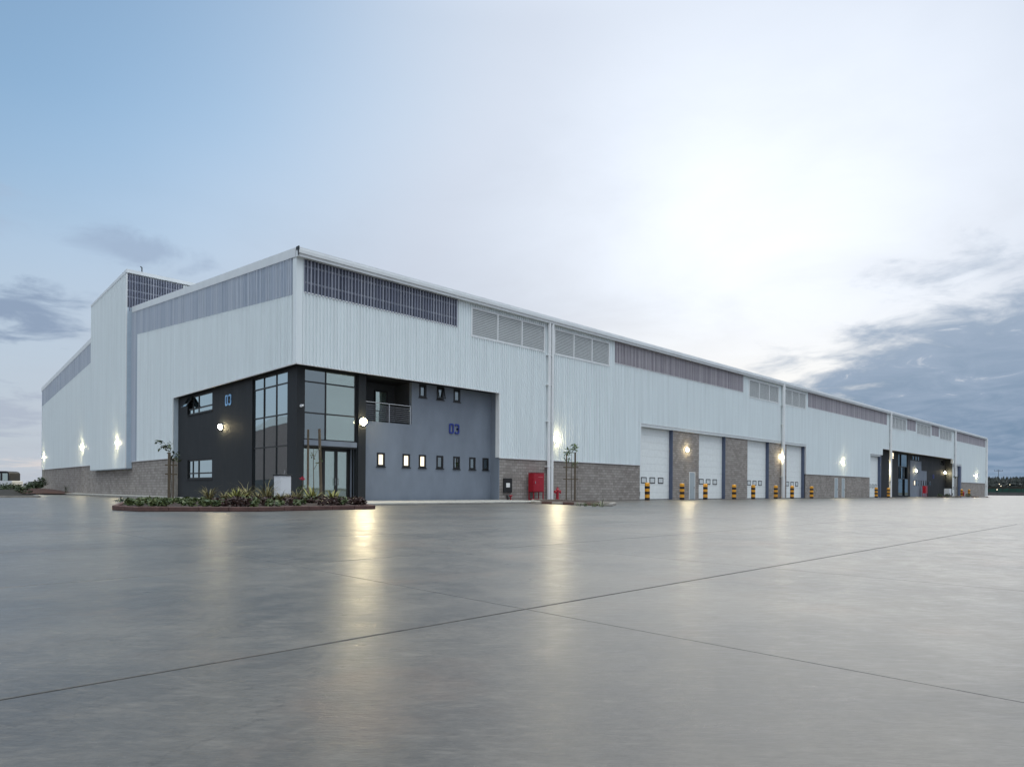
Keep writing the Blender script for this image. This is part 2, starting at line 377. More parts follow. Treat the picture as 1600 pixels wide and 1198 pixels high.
for p, q, r_, s_ in (((-a,-b_),(a,-b_),(a-e,-b_+e),(-a+e,-b_+e)), ((a,-b_),(a,b_),(a-e,b_-e),(a-e,-b_+e)), ((a,b_),(-a,b_),(-a+e,b_-e),(a-e,b_-e)), ((-a,b_),(-a,-b_),(-a+e,-b_+e),(-a+e,b_-e))):
    sm.q((*p,-e),(*q,-e),(*r_,0),(*s_,0)); sm.q((*q,-e),(*p,-e),(*p,-.019),(*q,-.019))
slab_me = sm.mesh('concrete_slab', conc_slab)
for i in range(kx0, kx1):
    for jj in range(ky0, ky1):
        o = bpy.data.objects.new('concrete_slab', slab_me); COL.objects.link(o); o.parent = yard
        o.location = (GX0+(i+.5)*GDX, GY0+(jj+.5)*GDY, 0)

# pavement along the office front, apron along the gable wall
pv = MB().box(-1.2, -5.4, 0.002, 14.4, .5, .10); pv.box(-1.2, .5, .002, .3, 18.2, .10)
o = tag(bevel(pv.build('pavement', pave_m), .015), 'low pale concrete pavement along the grey office front', 'pavement', kind='structure')
pv = MB().box(-1.6, 18.6, .002, .05, 70, .14)
tag(bevel(pv.build('apron', pave_m), .015), 'pale concrete apron at the foot of the gable block wall', 'pavement', kind='structure')
pv = MB().box(-40, YY1-.15, .002, -6.9, YY1+.1, .13)
tag(pv.build('kerb', kerbgrey), 'pale kerb where the yard meets the dark verge', 'kerb', kind='structure')

# ================================================================== warehouse
L, W, H, RIDGE = 163.0, 68.0, 13.0, 34.0
def roofz(y): return H + .0882*(y if y < RIDGE else 2*RIDGE-y)
wh = thing('warehouse', 'long white corrugated steel warehouse with dark corner office and block base', 'warehouse')
PITCH, DEP = .20, .070
def off(s):
    u = (s/PITCH) % 1.0
    if u < .56: return 0.0
    d = DEP+(.012 if int(s/PITCH) % 4 == 0 else 0)
    if u < .64: return (u-.56)/.08*d
    if u < .92: return d
    return (1-u)/.08*d
def corr(s0, s1, zb, zt, axis='x', pos=0.0, sign=-1, m=None):
    """corrugated sheet on the plane axis; outward direction = sign"""
    if m is None: m = MB()
    ss = {s0, s1}; kk = int(math.floor(s0/PITCH))
    while kk*PITCH < s1+PITCH:
        for u in (0, .56, .64, .92):
            s = (kk+u)*PITCH
            if s0 < s < s1: ss.add(s)
        kk += 1
    ss = sorted(ss); fb = zb if callable(zb) else (lambda s: zb); ft = zt if callable(zt) else (lambda s: zt)
    prev = None; i0 = len(m.v)
    for s in ss:
        o = pos + sign*off(s+1e-9)
        for z in (fb(s), ft(s)): m.v.append((s, o, z) if axis == 'x' else (o, s, z))
    for q in range(len(ss)-1):
        a = i0+2*q; f = (a, a+2, a+3, a+1); m.f.append(f if axis == 'x' else f[::-1])
    return m

TR = [(.35, 10.65), (26.85, 48.4), (64.8, 94.3), (104.5, 109.2), (118.8, 123.6), (136.2, 162.5)]
LV = [(11.75, 18.65, 3), (19.62, 26.1, 3), (49.7, 56.8, 3), (58.35, 64.2, 3), (96.4, 103.9, 4), (109.8, 118.3, 4), (124.3, 132.8, 4)]
BOT = [(0, 14.3, 7.2), (14.3, 30.45, 2.9), (30.45, 64.4, 6.4), (64.4, 87.0, 2.9), (87.0, 92.4, 6.3), (92.4, 134.0, 7.25), (134.0, 140.9, 6.4), (140.9, 162.75, 2.9)]
TB, TT, LB, LT, TOP = 10.9, 12.62, 10.6, 12.34, 12.62
br = sorted({.30, 162.75} | {x for t_ in TR for x in t_} | {x for t_ in LV for x in t_[:2]} | {x for t_ in BOT for x in t_[:2] if .3 < x < 162.75})
cells = []
for s0, s1 in zip(br[:-1], br[1:]):
    mid = (s0+s1)/2
    zb = next(z for a, b, z in BOT if a <= mid <= b)
    if any(a < mid < b for a, b in TR): sp = [(zb, TB)]
    elif any(a < mid < b for a, b, _ in LV): sp = [(zb, LB), (LT, TOP)]
    else: sp = [(zb, TOP)]
    cells.append((s0, s1, sp))
for s0, s1, sp in cells:
    for zb, zt in sp: corr(s0, s1, zb, zt).build('wall_cladding', clad, wh, fix=False)
# translucent strips + girts behind
for i, (s0, s1) in enumerate(TR):
    p = corr(s0, s1, TB-.04, TT, pos=-.012).build('translucent_sheet', polym if i == 0 else polyp, wh, fix=False)
    for z in (11.45, 12.28): MB().box(s0, .012, z-.04, s1, .12, z+.04).build('girt', trim, p)
    MB().box(s0, .9, TB-.5, s1, .95, TT+.3).build('added_backing', inter_d, wh)  # added dark sheet stands in for the unlit hall behind
    fm = MB().box(s0-.04, -.05, TB-.03, s1+.04, -.005, TB+.03)
    fm.build('flashing', trim, wh)
# louvre groups
for s0, s1, nn in LV:
    fw_ = .10; fr = MB(); pw = (s1-s0-fw_*(nn+1))/nn
    fr.box(s0, -.07, LB-.1, s1, .05, LB); fr.box(s0, -.07, LT-.05, s1, .05, LT+.04)
    for q in range(nn+1): x = s0+q*(pw+fw_); fr.box(x, -.075, LB, x+fw_, .05, LT-.05)
    f = fr.build('louvre_frame', trim, wh)
    for q in range(nn):
        x0 = s0+fw_+q*(pw+fw_); sl_ = MB(); z = LB+.01
        while z < LT-.10:
            sl_.prism([(x0, -.055, z), (x0, -.045, z-.006), (x0, .005, z+.088), (x0, -.008, z+.096)], (pw, 0, 0)); z += .108
        tag(sl_.build('louvre_slats', slat_m, f), kind='stuff')
    MB().box(s0, .30, LB-.2, s1, .33, LT+.2).build('added_backing', inter_d, wh)  # dark sheet added for the shade behind the blades
# flashings under the cladding
for a, b, z in BOT:
    a2 = max(a, .0)
    MB().box(a2, -.05, z-.05, b, .01, z).build('drip_flashing', trim, wh)
# opening side flashings (visible white edges)
for x, z0, z1 in ((14.3, 2.9, 7.2), (30.45, 2.9, 6.4), (64.4, 2.9, 6.4), (87.0, 2.9, 6.3), (140.9, 2.9, 6.4), (92.4, 6.3, 7.25), (134.0, 6.4, 7.25)):
    MB().box(x-.05, -.052, z0, x+.05, .3, z1).build('edge_flashing', trim, wh)
# corner flashings
MB().box(0, -.05, 7.2, .30, -.002, 12.62).box(-.05, -.05, 7.2, 0, .36, 12.64).build('corner_flashing', clad, wh)
MB().box(162.75, -.05, 0.0, 163.0, .2, 12.62).build('corner_flashing', clad, wh)
# eaves gutter
gp = [(-.02, 12.60), (-.30, 12.60), (-.30, 12.74), (-.36, 12.76), (-.36, 12.94), (-.30, 12.97), (-.30, 13.07), (-.02, 13.07)]
o = MB().prism([(-.06, y, z) for y, z in gp], (L+.3, 0, 0)).build('gutter', gutter_m, wh)
MB().prism([(-.075, y, z) for y, z in gp], (.012, 0, 0)).build('gutter_end_cap', gutter_m, o)
MB().box(-.11, -.38, 12.93, -.05, -.1, 13.09).box(-.11, -.38, 12.62, -.076, -.30, 12.93).build('gutter_joint', black, o)
# roof
rm = MB()
for y0, y1 in ((-.02, RIDGE), (RIDGE, W+.1)):
    z0, z1 = roofz(max(y0, 0)), roofz(y1) if y1 < W else H
    rm.prism([(0.02, y0, z0+.06), (0.02, y1, z1+.06), (0.02, y1, z1-.04), (0.02, y0, z0-.04)], (L, 0, 0))
rm.build('roof', roofm, wh)
# gable barge flashing
def barge(y0, y1, d0=.38):
    return MB().prism([(0, y0, roofz(y0)-d0), (0, y1, roofz(y1)-d0), (0, y1, roofz(y1)+.09), (0, y0, roofz(y0)+.09)], (-.09, 0, 0)).build('barge_flashing', gutter_m, wh)
barge(0.0, 29.1); barge(41.1, 68.1)
# gable cladding
BD = 2.25
def bandb(s): return roofz(s)-BD
def bandt(s): return roofz(s)-.36
TY0, TY1 = 29.2, 41.0
for y0, y1, zb in ((.36, 18.8, 7.2), (18.8, 27.6, 2.9), (42.3, 67.8, 2.9)):
    corr(y0, y1, zb, bandb, 'y').build('wall_cladding', clad, wh, fix=False)
for y0, y1 in ((.36, 27.6), (42.3, 67.8)):
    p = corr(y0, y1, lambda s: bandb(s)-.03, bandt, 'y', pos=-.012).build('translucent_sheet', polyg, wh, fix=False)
    for dz in (-.75, -1.55): MB().prism([(.012, y0, roofz(y0)+dz), (.012, y1, roofz(y1)+dz), (.012, y1, roofz(y1)+dz+.08), (.012, y0, roofz(y0)+dz+.08)], (.1, 0, 0)).build('girt', trim, p)
    MB().prism([(.7, y0, roofz(y0)-BD-.3), (.7, y1, roofz(y1)-BD-.3), (.7, y1, roofz(y1)-.1), (.7, y0, roofz(y0)-.1)], (.04, 0, 0)).build('added_backing', bluetrim, wh)  # pale blue sheet added to lighten the gable strip, like reflected sky
for y0, y1 in ((27.6, 29.2), (41.0, 42.3)):
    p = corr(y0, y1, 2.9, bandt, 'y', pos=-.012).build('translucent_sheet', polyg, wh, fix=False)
    z = 4.2
    while z < 15: MB().box(.012, y0, z, .12, y1, z+.09).build('girt', trim, p); z += 1.55
    MB().box(.55, y0, 2.5, .6, y1, 15.5).build('added_backing', bluetrim, wh)  # pale blue sheet added here too, lightening the upright strip
MB().box(-.05, .0, 7.15, .01, 18.8, 7.2).build('drip_flashing', trim, wh)
MB().box(-.05, 18.8, 2.85, .01, 29.2, 2.9).build('drip_flashing', trim, wh)
MB().box(-.05, 41.0, 2.85, .01, 67.9, 2.9).build('drip_flashing', trim, wh)
MB().box(-.05, 67.8, 2.9, .25, 68.05, 12.9).build('corner_flashing', bluetrim, wh)
# raised tower bay on the gable
def towz(y): return 18.65 - (y-TY0)*.055
corr(TY0+.1, TY1, 2.35, lambda s: towz(s)-.08, 'y', pos=-.42).build('tower_cladding', clad, wh, fix=False)
MB().box(-.47, TY0-.03, 2.35, -.40, TY0+.12, 18.55).build('corner_flashing', trim, wh)
MB().box(-.40, TY0-.03, 2.35, 0.0, TY0+.03, 15.6).build('tower_return', bluetrim, wh)
MB().box(-.40, TY1-.03, 2.35, .0, TY1+.03, towz(TY1)-.1).build('tower_return', bluetrim, wh)
MB().box(-.42, TY0, 2.30, .0, TY1, 2.345).build('tower_soffit', bluetrim, wh)
p = corr(-.38, 3.9, 15.3, 18.35, 'x', pos=TY0).build('translucent_sheet', polym, wh, fix=False)
for z in (16.45, 17.0, 17.75): MB().box(-.38, TY0+.012, z, 3.9, TY0+.12, z+.09).build('girt', trim, p)
corr(3.9, 8.0, 15.3, 18.35, 'x', pos=TY0).build('tower_cladding', louv_m, wh, fix=False)
MB().box(-.4, TY0+.8, 15.3, 8.0, TY0+.85, 18.3).build('added_backing', inter_d, wh)  # added dark sheet stands in for the tower's unlit inside
MB().box(7.95, TY0, 15.0, 8.05, TY1, 17.9).build('tower_back', clad, wh)
MB().box(-.42, TY1-.01, 14.0, 8.0, TY1+.03, 17.9).build('tower_back', clad, wh)
MB().prism([(-.50, TY0-.12, towz(TY0)-.22), (-.50, TY1+.1, towz(TY1)-.14), (-.50, TY1+.1, towz(TY1)+.06), (-.50, TY0-.12, towz(TY0)+.06)], (8.6, 0, 0)).build('tower_roof', gutter_m, wh)
MB().tube([(.7, TY0+.1, 18.55), (.7, TY0+.1, 19.15)], .045).tube([(.7, TY0+.1, 19.13), (.58, TY0+.1, 19.2)], .045).build('vent_pipe', blackm, wh)
# rear and far end walls
MB().box(0, W, 0, L, W+.08, 12.95).build('rear_wall', clad, wh)
MB().prism([(L, 0.2, 0), (L, W, 0), (L, W, H), (L, RIDGE, roofz(RIDGE)), (L, .2, H)], (.08, 0, 0)).build('end_wall', clad, wh)
# downpipes
def downpipe(x, r=.155, z1=12.7, y=-.24):
    o = MB().tube([(x, y, .05), (x, y, z1)], r, 14).build('downpipe', trim, wh, smooth=True)
    bm_k = MB()
    for z in (2.4, 5.6, 8.2, 10.3): bm_k.box(x-r-.12, y-r*.5, z, x+r+.02, -.0, z+.05)
    bm_k.build('pipe_bracket', trim, o)
for x in (18.98, 19.32): downpipe(x, .12, y=-.18)
for x in (57.6, 95.5, 134.9): downpipe(x, .19, y=-.25)
downpipe(163.1, .2)

# ------------------------------------------------------------------ block walls
variants = []
BW, BH, BDp, JT = .40, .20, .06, .018
for q in range(8):
    m_ = MB().box(JT/2, -BDp/2, JT/2, BW-JT/2, BDp/2, BH-JT/2)
    variants.append(m_.mesh('block', blockm, fix=True, attr=[(q+.5)/8]*6))
def block_wall(s0, s1, z0, z1, axis, pos, parent=None, single=0, depth=.22):
    """block face at pos (outward negative); mortar sheet recessed 8 mm"""
    face = pos
    if axis == 'x': bw = MB().box(s0, face+.008, z0, s1, face+depth, z1)
    else: bw = MB().box(face+.008, s0, z0, face+depth, s1, z1)
    bw = bw.build('block_wall', mortar, wh)
    rest = MB(); tone = []; cnt = 0; row = 0; z = z0
    while z < z1-.05:
        zz1 = min(z+BH, z1); s = s0-(BW/2 if row % 2 else 0)
        while s < s1-.03:
            a, b = max(s, s0), min(s+BW, s1)
            if b-a > .05:
                tv = random.random()
                full = abs(b-a-BW) < 1e-4 and abs(zz1-z-BH) < 1e-4
                dj = random.uniform(-.004, .003)
                if full and cnt < single and axis == 'x':
                    o = bpy.data.objects.new('block', variants[int(tv*7.99)]); COL.objects.link(o); o.parent = bw
                    o.location = (s, face+BDp/2+dj, z); cnt += 1
                else:
                    if axis == 'x': rest.box(a+JT/2, face+dj, z+JT/2, b-JT/2, face+.05, zz1-JT/2)
                    else: rest.box(face+dj, a+JT/2, z+JT/2, face+.05, b-JT/2, zz1-JT/2)
                    tone += [tv]*6
            s += BW
        z += BH; row += 1
    tag(rest.build('blockwork', blockm, bw, attr=tone), kind='stuff')
    return bw
block_wall(14.36, 22.4, 0, 2.86, 'x', .02, single=300)
block_wall(22.4, 30.45, 0, 2.86, 'x', .02)
DOORS = [(30.55, 35.4), (40.0, 44.9), (49.7, 54.55), (59.2, 64.0)]
piers = [(35.45, 40.0), (44.95, 49.7), (54.6, 59.2)]
for a, b in piers: block_wall(a, b, 0, 6.5, 'x', .06, depth=.5)
block_wall(64.4, 87.0, 0, 2.86, 'x', .02)
block_wall(140.9, 162.75, 0, 2.86, 'x', .02)
block_wall(18.95, 67.8, 0, 2.86, 'y', .02)
MB().box(-.01, 66.6, 0, .05, 67.9, 2.84).build('wall_end_pier', kerbgrey, wh)
for y in (22.3, 26.6, 33.5, 47.0, 56.0): MB().box(.012, y, .1, .03, y+.10, 2.84).build('movement_joint', kerbgrey, wh)

# ------------------------------------------------------------------ sectional doors
def sect_door(x0, x1, ztop, ypl=.36, nwin=3):
    d = MB().box(x0-.02, ypl+.10, 0, x1+.02, ypl+.16, ztop+.4).build('sectional_door', dgrey, wh)
    n = max(1, round(ztop/.61)); hh = ztop/n
    for q in range(n):
        pm = MB().box(x0, ypl, q*hh+.004, x1, ypl+.08, (q+1)*hh-.004)
        o = bevel(pm.build('door_panel', doorw, d), .006)
    wz = 1.40
    for q in range(nwin):
        cx = x0 + .62 + q*1.28 if nwin == 3 else x0+.5+q
        f = MB()
        ww, hh2, b_ = .80, .52, .07
        f.box(cx-.08, ypl-.03, wz, cx-.08+ww, ypl+.002, wz+b_); f.box(cx-.08, ypl-.03, wz+hh2-b_, cx-.08+ww, ypl+.002, wz+hh2)
        f.box(cx-.08, ypl-.03, wz+b_, cx-.08+b_, ypl+.002, wz+hh2-b_); f.box(cx-.08+ww-b_, ypl-.03, wz+b_, cx-.08+ww, ypl+.002, wz+hh2-b_)
        f.box(cx-.08+b_, ypl-.012, wz+b_, cx-.08+ww-b_, ypl-.006, wz+hh2-b_)
        wfr = f.build('door_window', blackm, d)
        MB().box(cx-.08+b_, ypl-.018, wz+b_, cx-.08+ww-b_, ypl-.013, wz+hh2-b_).build('pane', louv_m, d)
    MB().box(x0+.12, ypl-.05, .30, x0+.36, ypl-.001, .68).build('push_button_box', blackm, d)
    MB().box(x0, ypl-.01, .0, x1, ypl+.05, .05).build('rubber_seal', blackm, d)
    # navy guide jamb on the right
    MB().box(x1, .02, 0, x1+.06, ypl+.3, ztop+.3).build('door_jamb', navy, wh)
    return d
for a, b in DOORS: sect_door(a, b, 6.12)
sect_door(87.15, 91.6, 6.0); sect_door(135.4, 139.6, 6.0)
# header beam over the bays
MB().box(30.5, -.03, 6.12, 64.35, .5, 6.34).build('door_header', louv_m, wh)
MB().box(87.05, .02, 6.02, 92.35, .5, 6.24).build('door_header', louv_m, wh)
MB().box(134.05, .02, 6.02, 140.85, .5, 6.34).build('door_header', louv_m, wh)
MB().box(139.7, .0, 0, 140.9, .3, 6.02).build('door_jamb', navy, wh)
# personnel doors
def pdoor(x0, x1, z1, y):
    d = MB().box(x0-.06, y-.05, 0, x0, y, z1+.06).box(x1, y-.05, 0, x1+.06, y, z1+.06).box(x0, y-.05, z1, x1, y, z1+.06).build('personnel_door', trim, wh)
    MB().box(x0, y-.03, .02, x1, y+.004, z1).build('door_leaf', doorg, d)
    MB().box(x1-.14, y-.08, 1.0, x1-.08, y-.03, 1.16).build('handle', steel, d)
pdoor(38.3, 39.2, 2.45, .05); pdoor(73.6, 74.6, 2.5, .0); pdoor(76.1, 77.0, 2.5, .0)

# ------------------------------------------------------------------ office walls with openings
def wall(axis, pos, th, s0, s1, z0, z1, holes, mat_, name='office_wall'):
    xs = sorted({s0, s1} | {v for h in holes for v in (h[0], h[1]) if s0 < v < s1})
    zs = sorted({z0, z1} | {v for h in holes for v in (h[2], h[3]) if z0 < v < z1})
    solid = {}
    for i in range(len(xs)-1):
        for j in range(len(zs)-1):
            cx, cz = (xs[i]+xs[i+1])/2, (zs[j]+zs[j+1])/2
            solid[i, j] = not any(h[0] < cx < h[1] and h[2] < cz < h[3] for h in holes)
    m = MB()
    P = (lambda s, d, z: (s, pos+d, z)) if axis == 'x' else (lambda s, d, z: (pos+d, s, z))
    for (i, j), ok in solid.items():
        if not ok: continue
        a, b, c_, d_ = xs[i], xs[i+1], zs[j], zs[j+1]
        m.q(P(a, 0, c_), P(b, 0, c_), P(b, 0, d_), P(a, 0, d_)); m.q(P(b, th, c_), P(a, th, c_), P(a, th, d_), P(b, th, d_))
        for di, dj, e0, e1 in ((-1, 0, (a, c_), (a, d_)), (1, 0, (b, c_), (b, d_)), (0, -1, (a, c_), (b, c_)), (0, 1, (a, d_), (b, d_))):
            if not solid.get((i+di, j+dj), False):
                m.q(P(e0[0], 0, e0[1]), P(e1[0], 0, e1[1]), P(e1[0], th, e1[1]), P(e0[0], th, e0[1]))
    return m.build(name, mat_, wh, fix=False)
OX, OY = .30, .80        # planes of the dark gable office wall and of the grey front wall
wall('y', OX, .25, .75, 18.8, 0, 7.2, [(12.30, 16.9, 5.80, 7.06), (12.28, 16.86, 1.37, 2.68), (1.6, 6.08, .3, 7.1)], charc)
wall('x', .5, .25, OX, 4.40, 0, 7.2, [(.70, 3.84, -1, 7.14)], charc)
SM = [(5.37, 2.07), (7.15, 2.07), (8.35, 2.07), (9.70, 2.07), (11.05, 2.07), (12.39, 2.07), (13.55, 2.07), (8.35, 6.37), (9.70, 6.37), (11.05, 6.37)]
SW, SH = .54, .80
wall('x', OY, .25, 4.40, 14.3, 0, 7.2, [(4.53, 7.8, 4.65, 7.3)] + [(x, x+SW, z, z+SH) for x, z in SM], greyr)
MB().box(3.90, .40, 0, 4.38, .50, 7.19).build('pilaster', charc, wh)
MB().box(14.3, .01, 0, 14.36, 1.05, 7.2).build('recess_return', greyr, wh)
MB().box(.0, 18.8, 2.9, .3, 18.95, 7.2).build('recess_return', bluetrim, wh)
MB().box(.02, 18.8, 0, .3, 18.95, 2.88).build('recess_return', kerbgrey, wh)
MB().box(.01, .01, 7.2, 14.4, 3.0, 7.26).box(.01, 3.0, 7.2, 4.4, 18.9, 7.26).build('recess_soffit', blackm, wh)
# inside: lobby and upper rooms
MB().box(.56, 7.4, 0, 4.4, 7.5, 7.2).box(4.40, 1.05, 0, 4.5, 7.5, 7.19).build('lobby_wall', interior, wh)
MB().box(.56, 1.75, 3.02, 4.4, 7.4, 3.2).build('lobby_slab', interior, wh)
MB().box(.56, 5.5, 6.2, 4.38, 7.3, 6.3).build('lobby_bulkhead', interior, wh)
MB().box(.6, .8, -.02, 4.4, 7.4, .105).build('lobby_floor', dgrey, wh)
MB().box(.9, 4.1, 3.2, 1.0, 4.2, 4.2).box(.9, 4.1, 4.2, 3.8, 4.2, 4.28).box(2.3, 4.1, 3.2, 2.4, 4.2, 4.2).build('lobby_railing', steel, wh)
MB().box(.56, 11.5, 0, 3.5, 17.5, .1).box(3.5, 11.5, 0, 3.6, 17.5, 7.2).box(.56, 11.5, 3.1, 3.5, 17.5, 3.3).build('office_interior', inter_d, wh)

# generic framed window: grid of panes, frame is the part, panes are sub-parts
def framed(axis, pos, s, z, name, gm_, fr=.055, dep=.09, off_=.06, mat_=None, panes=True):
    P0 = pos+off_
    m = MB()
    def bx(a, b, c_, d_, y0, y1, mm):
        if axis == 'x': mm.box(a, y0, c_, b, y1, d_)
        else: mm.box(y0, a, c_, y1, b, d_)
    for v in s: bx(v-fr/2 if v not in (s[0], s[-1]) else (v if v == s[0] else v-fr), v+fr/2 if v not in (s[0], s[-1]) else (v+fr if v == s[0] else v), z[0], z[-1], P0, P0+dep, m)
    for i in range(len(s)-1):
        a = s[i]+(fr if i == 0 else fr/2); b = s[i+1]-(fr if i == len(s)-2 else fr/2)
        for j, v in enumerate(z):
            lo = v if j == 0 else (v-fr if j == len(z)-1 else v-fr/2); bx(a, b, lo, lo+fr, P0+.003, P0+dep-.003, m)
    f = m.build(name, mat_ or black, wh)
    if panes:
        for i in range(len(s)-1):
            for j in range(len(z)-1):
                pm = MB(); a = s[i]+fr/2; b = s[i+1]-fr/2; c_ = z[j]+fr/2; d_ = z[j+1]-fr/2
                gmat = gm_(i, j) if callable(gm_) else gm_
                if gmat is None: continue
                bx(a, b, c_, d_, P0+dep*.45, P0+dep*.45+.012, pm)
                o = pm.build('pane', gmat, f)
                # panes never sit perfectly true
                o.rotation_euler = (random.uniform(-.0015, .0015), 0, random.uniform(-.0015, .0015)) if axis == 'x' else (0, random.uniform(-.0015, .0015), 0)
    return f
# curtain wall on the gable side
framed('y', OX, [1.6, 3.08, 4.67, 6.08], [.3, 3.06, 4.76, 6.42, 7.1], 'curtain_wall', glass_ref, fr=.07)
# left windows (top left vent stands open)
framed('y', OX, [12.28, 14.89, 15.98, 16.86], [1.37, 1.75, 2.68], 'window', glass_ref, fr=.09)
wu = framed('y', OX, [12.30, 14.92, 15.98, 16.9], [5.80, 6.18, 7.06], 'window', lambda i, j: None if (i == 2 and j == 1) else glass_ref, fr=.09)
sm_ = MB().box(-.02, 0, -.86, .03, .07, 0).box(-.02, .85, -.86, .03, .92, 0).box(-.019, .07, -.86, .029, .85, -.79).box(-.019, .07, -.07, .029, .85, 0)
sash = sm_.build('open_sash', black, wu); sash.location = (OX+.05, 15.98, 7.04); sash.rotation_euler.y = R(32)
MB().box(0, .07, -.79, .012, .85, -.07).build('pane', glass_ref, sash)
for z in (5.80, 1.37):
    MB().box(OX-.05, 12.2, z-.07, OX+.12, 16.98, z).build('window_sill', charc, wh)
# lobby glazing facing the yard
framed('x', .5, [.70, 1.98, 3.84], [3.34, 4.78, 6.42, 7.14], 'lobby_glazing', lambda i, j: glass_dk if i == 0 else glass_cl, fr=.07)  # darker glass in left column stands in for a dark reflection
MB().box(.70, .44, 3.06, 3.84, 1.75, 3.34).build('entrance_canopy', greyr, wh)
MB().box(.70, .47, 2.98, 3.84, 1.75, 3.055).build('canopy_soffit', blackm, wh)
# entrance doors, set back
framed('x', .98, [.72, 2.0], [.105, 2.98], 'sidelight', glass_cl, fr=.07)
de = framed('x', .98, [2.03, 2.88, 3.74], [.105, 2.98], 'entrance_door', glass_cl, fr=.17, dep=.1, off_=.02)
for sx_ in (2.80, 2.96): MB().tube([(sx_, .90, .95), (sx_, .90, 1.35)], .02).tube([(sx_, .90, 1.0), (sx_, 1.02, 1.0)], .012).tube([(sx_, .90, 1.3), (sx_, 1.02, 1.3)], .012).build('door_handle', steel, de)
MB().box(3.76, .98, 0, 3.84, 1.2, 3.0).box(3.84, .755, 0, 4.4, .795, 3.06).build('entrance_return', greyr, wh)
MB().box(.66, .755, 0, .70, 1.9, 3.0).build('entrance_return', charc, wh)
MB().box(.75, 1.45, .11, 3.75, 1.47, 2.95).build('curtain', interior, wh)
# spill glass next to the pier
# small windows in the grey wall
for i, (x, z) in enumerate(SM):
    lit = i < 3
    f = framed('x', OY, [x, x+SW], [z, z+SH], 'small_window', litwin if lit else glass_dk, fr=.11, off_=-.02, dep=.12)
    if not lit: MB().box(x, OY+.25, z, x+SW, OY+.28, z+SH).build('blind', interior, f)
    MB().box(x-.05, OY-.06, z-.05, x+SW+.05, OY-.001, z-.003).build('sill', black, f)
    if i == 8:
        f.children[0].rotation_euler.x = 0
        s_ = MB().box(0, 0, -SH+.06, .06, .04, 0).box(SW-.06, 0, -SH+.06, SW, .04, 0).box(.06, 0, -SH+.06, SW-.06, .04, -SH+.12).box(.06, 0, -.06, SW-.06, .04, 0).build('open_sash', black, f)
        s_.location = (x, OY-.06, z+SH-.02); s_.rotation_euler.x = R(-14)
# balcony
bd = MB().box(4.53, 2.6, 4.6, 7.85, 2.7, 7.2).box(7.8, 1.05, 4.6, 7.9, 2.7, 7.19).box(4.5, 1.05, 4.55, 7.9, 2.7, 4.65).build('balcony_recess', dgrey, wh)
framed('x', 2.5, [6.3, 7.2], [4.66, 6.75], 'balcony_door', glass_cl, fr=.07, off_=0)
MB().box(6.35, 2.585, 4.7, 7.15, 2.598, 6.7).build('blind', interior, wh)
rl = MB().tube([(4.53, OY+.05, 5.75), (7.8, OY+.05, 5.75)], .03).build('railing', steel, wh)
for q in range(8): MB().tube([(4.53, OY+.05, 4.78+q*.115), (7.8, OY+.05, 4.78+q*.115)], .012, 6).build('rail_bar', steel, rl)
for x in (4.6, 6.2, 7.72): MB().box(x, OY+.03, 4.65, x+.04, OY+.07, 5.75).build('rail_post', steel, rl)
# ------------------------------------------------------------------ second (far) office recess
Y2 = 1.2
wall('x', Y2, .25, 92.4, 134.0, 0, 7.25, [(99.9, 102.1, 6.1, 7.1), (104.6, 109.5, .1, 7.1), (130.5, 132.8, 6.0, 7.0)] + [(112.9+q*1.45, 112.9+q*1.45+.6, 2.0, 2.8) for q in range(8)] + [(112.0+q*1.7, 112.0+q*1.7+.6, 6.3, 7.0) for q in range(4)], charc)
for a, b, z0, z1 in ((111.0, 117.6, 2.9, 6.2), (111.0, 121.0, .0, 1.9), (117.6, 121.0, 2.9, 4.6)): MB().box(a, Y2-.03, z0, b, Y2-.001, z1).build('grey_render_panel', greyr, wh)
for q in range(9):
    a = 111.0 if q == 0 else 112.9+(q-1)*1.45+.6; b = 112.9+q*1.45 if q < 8 else 124.2
    if a < 124: MB().box(a, Y2-.03, 1.9, min(b, 121.0) if a < 121 else a+.01, Y2-.002, 2.9).build('grey_render_panel', greyr, wh)
framed('x', Y2, [99.9, 100.9, 101.4, 102.1], [6.1, 6.4, 7.1], 'window', litwin, fr=.12)
framed('x', Y2, [130.5, 131.3, 132.8], [6.0, 6.35, 7.0], 'window', glass_cl, fr=.12)
framed('x', Y2, [104.6, 106.2, 107.8, 109.5], [.1, 3.0, 5.0, 7.1], 'curtain_wall', glass_dk, fr=.12)
for q in range(8): framed('x', Y2, [112.9+q*1.45, 112.9+q*1.45+.6], [2.0, 2.8], 'small_window', litwin if q == 0 else glass_dk, fr=.1, off_=.0)
for q in range(4): framed('x', Y2, [112.0+q*1.7, 112.0+q*1.7+.6], [6.3, 7.0], 'small_window', glass_dk, fr=.1, off_=.0)
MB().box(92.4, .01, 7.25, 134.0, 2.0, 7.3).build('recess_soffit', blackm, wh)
MB().box(133.96, .05, 0, 134.02, 1.4, 7.25).build('recess_return', charc, wh)
MB().box(92.0, .02, 0, 92.4, 1.4, 6.3).build('recess_return', charc, wh)
MB().box(91.7, .02, 0, 92.0, .4, 6.2).build('door_jamb', navy, wh)
MB().box(92.5, 4, 0, 134, 4.1, 7.2).build('office_interior', inter_d, wh)

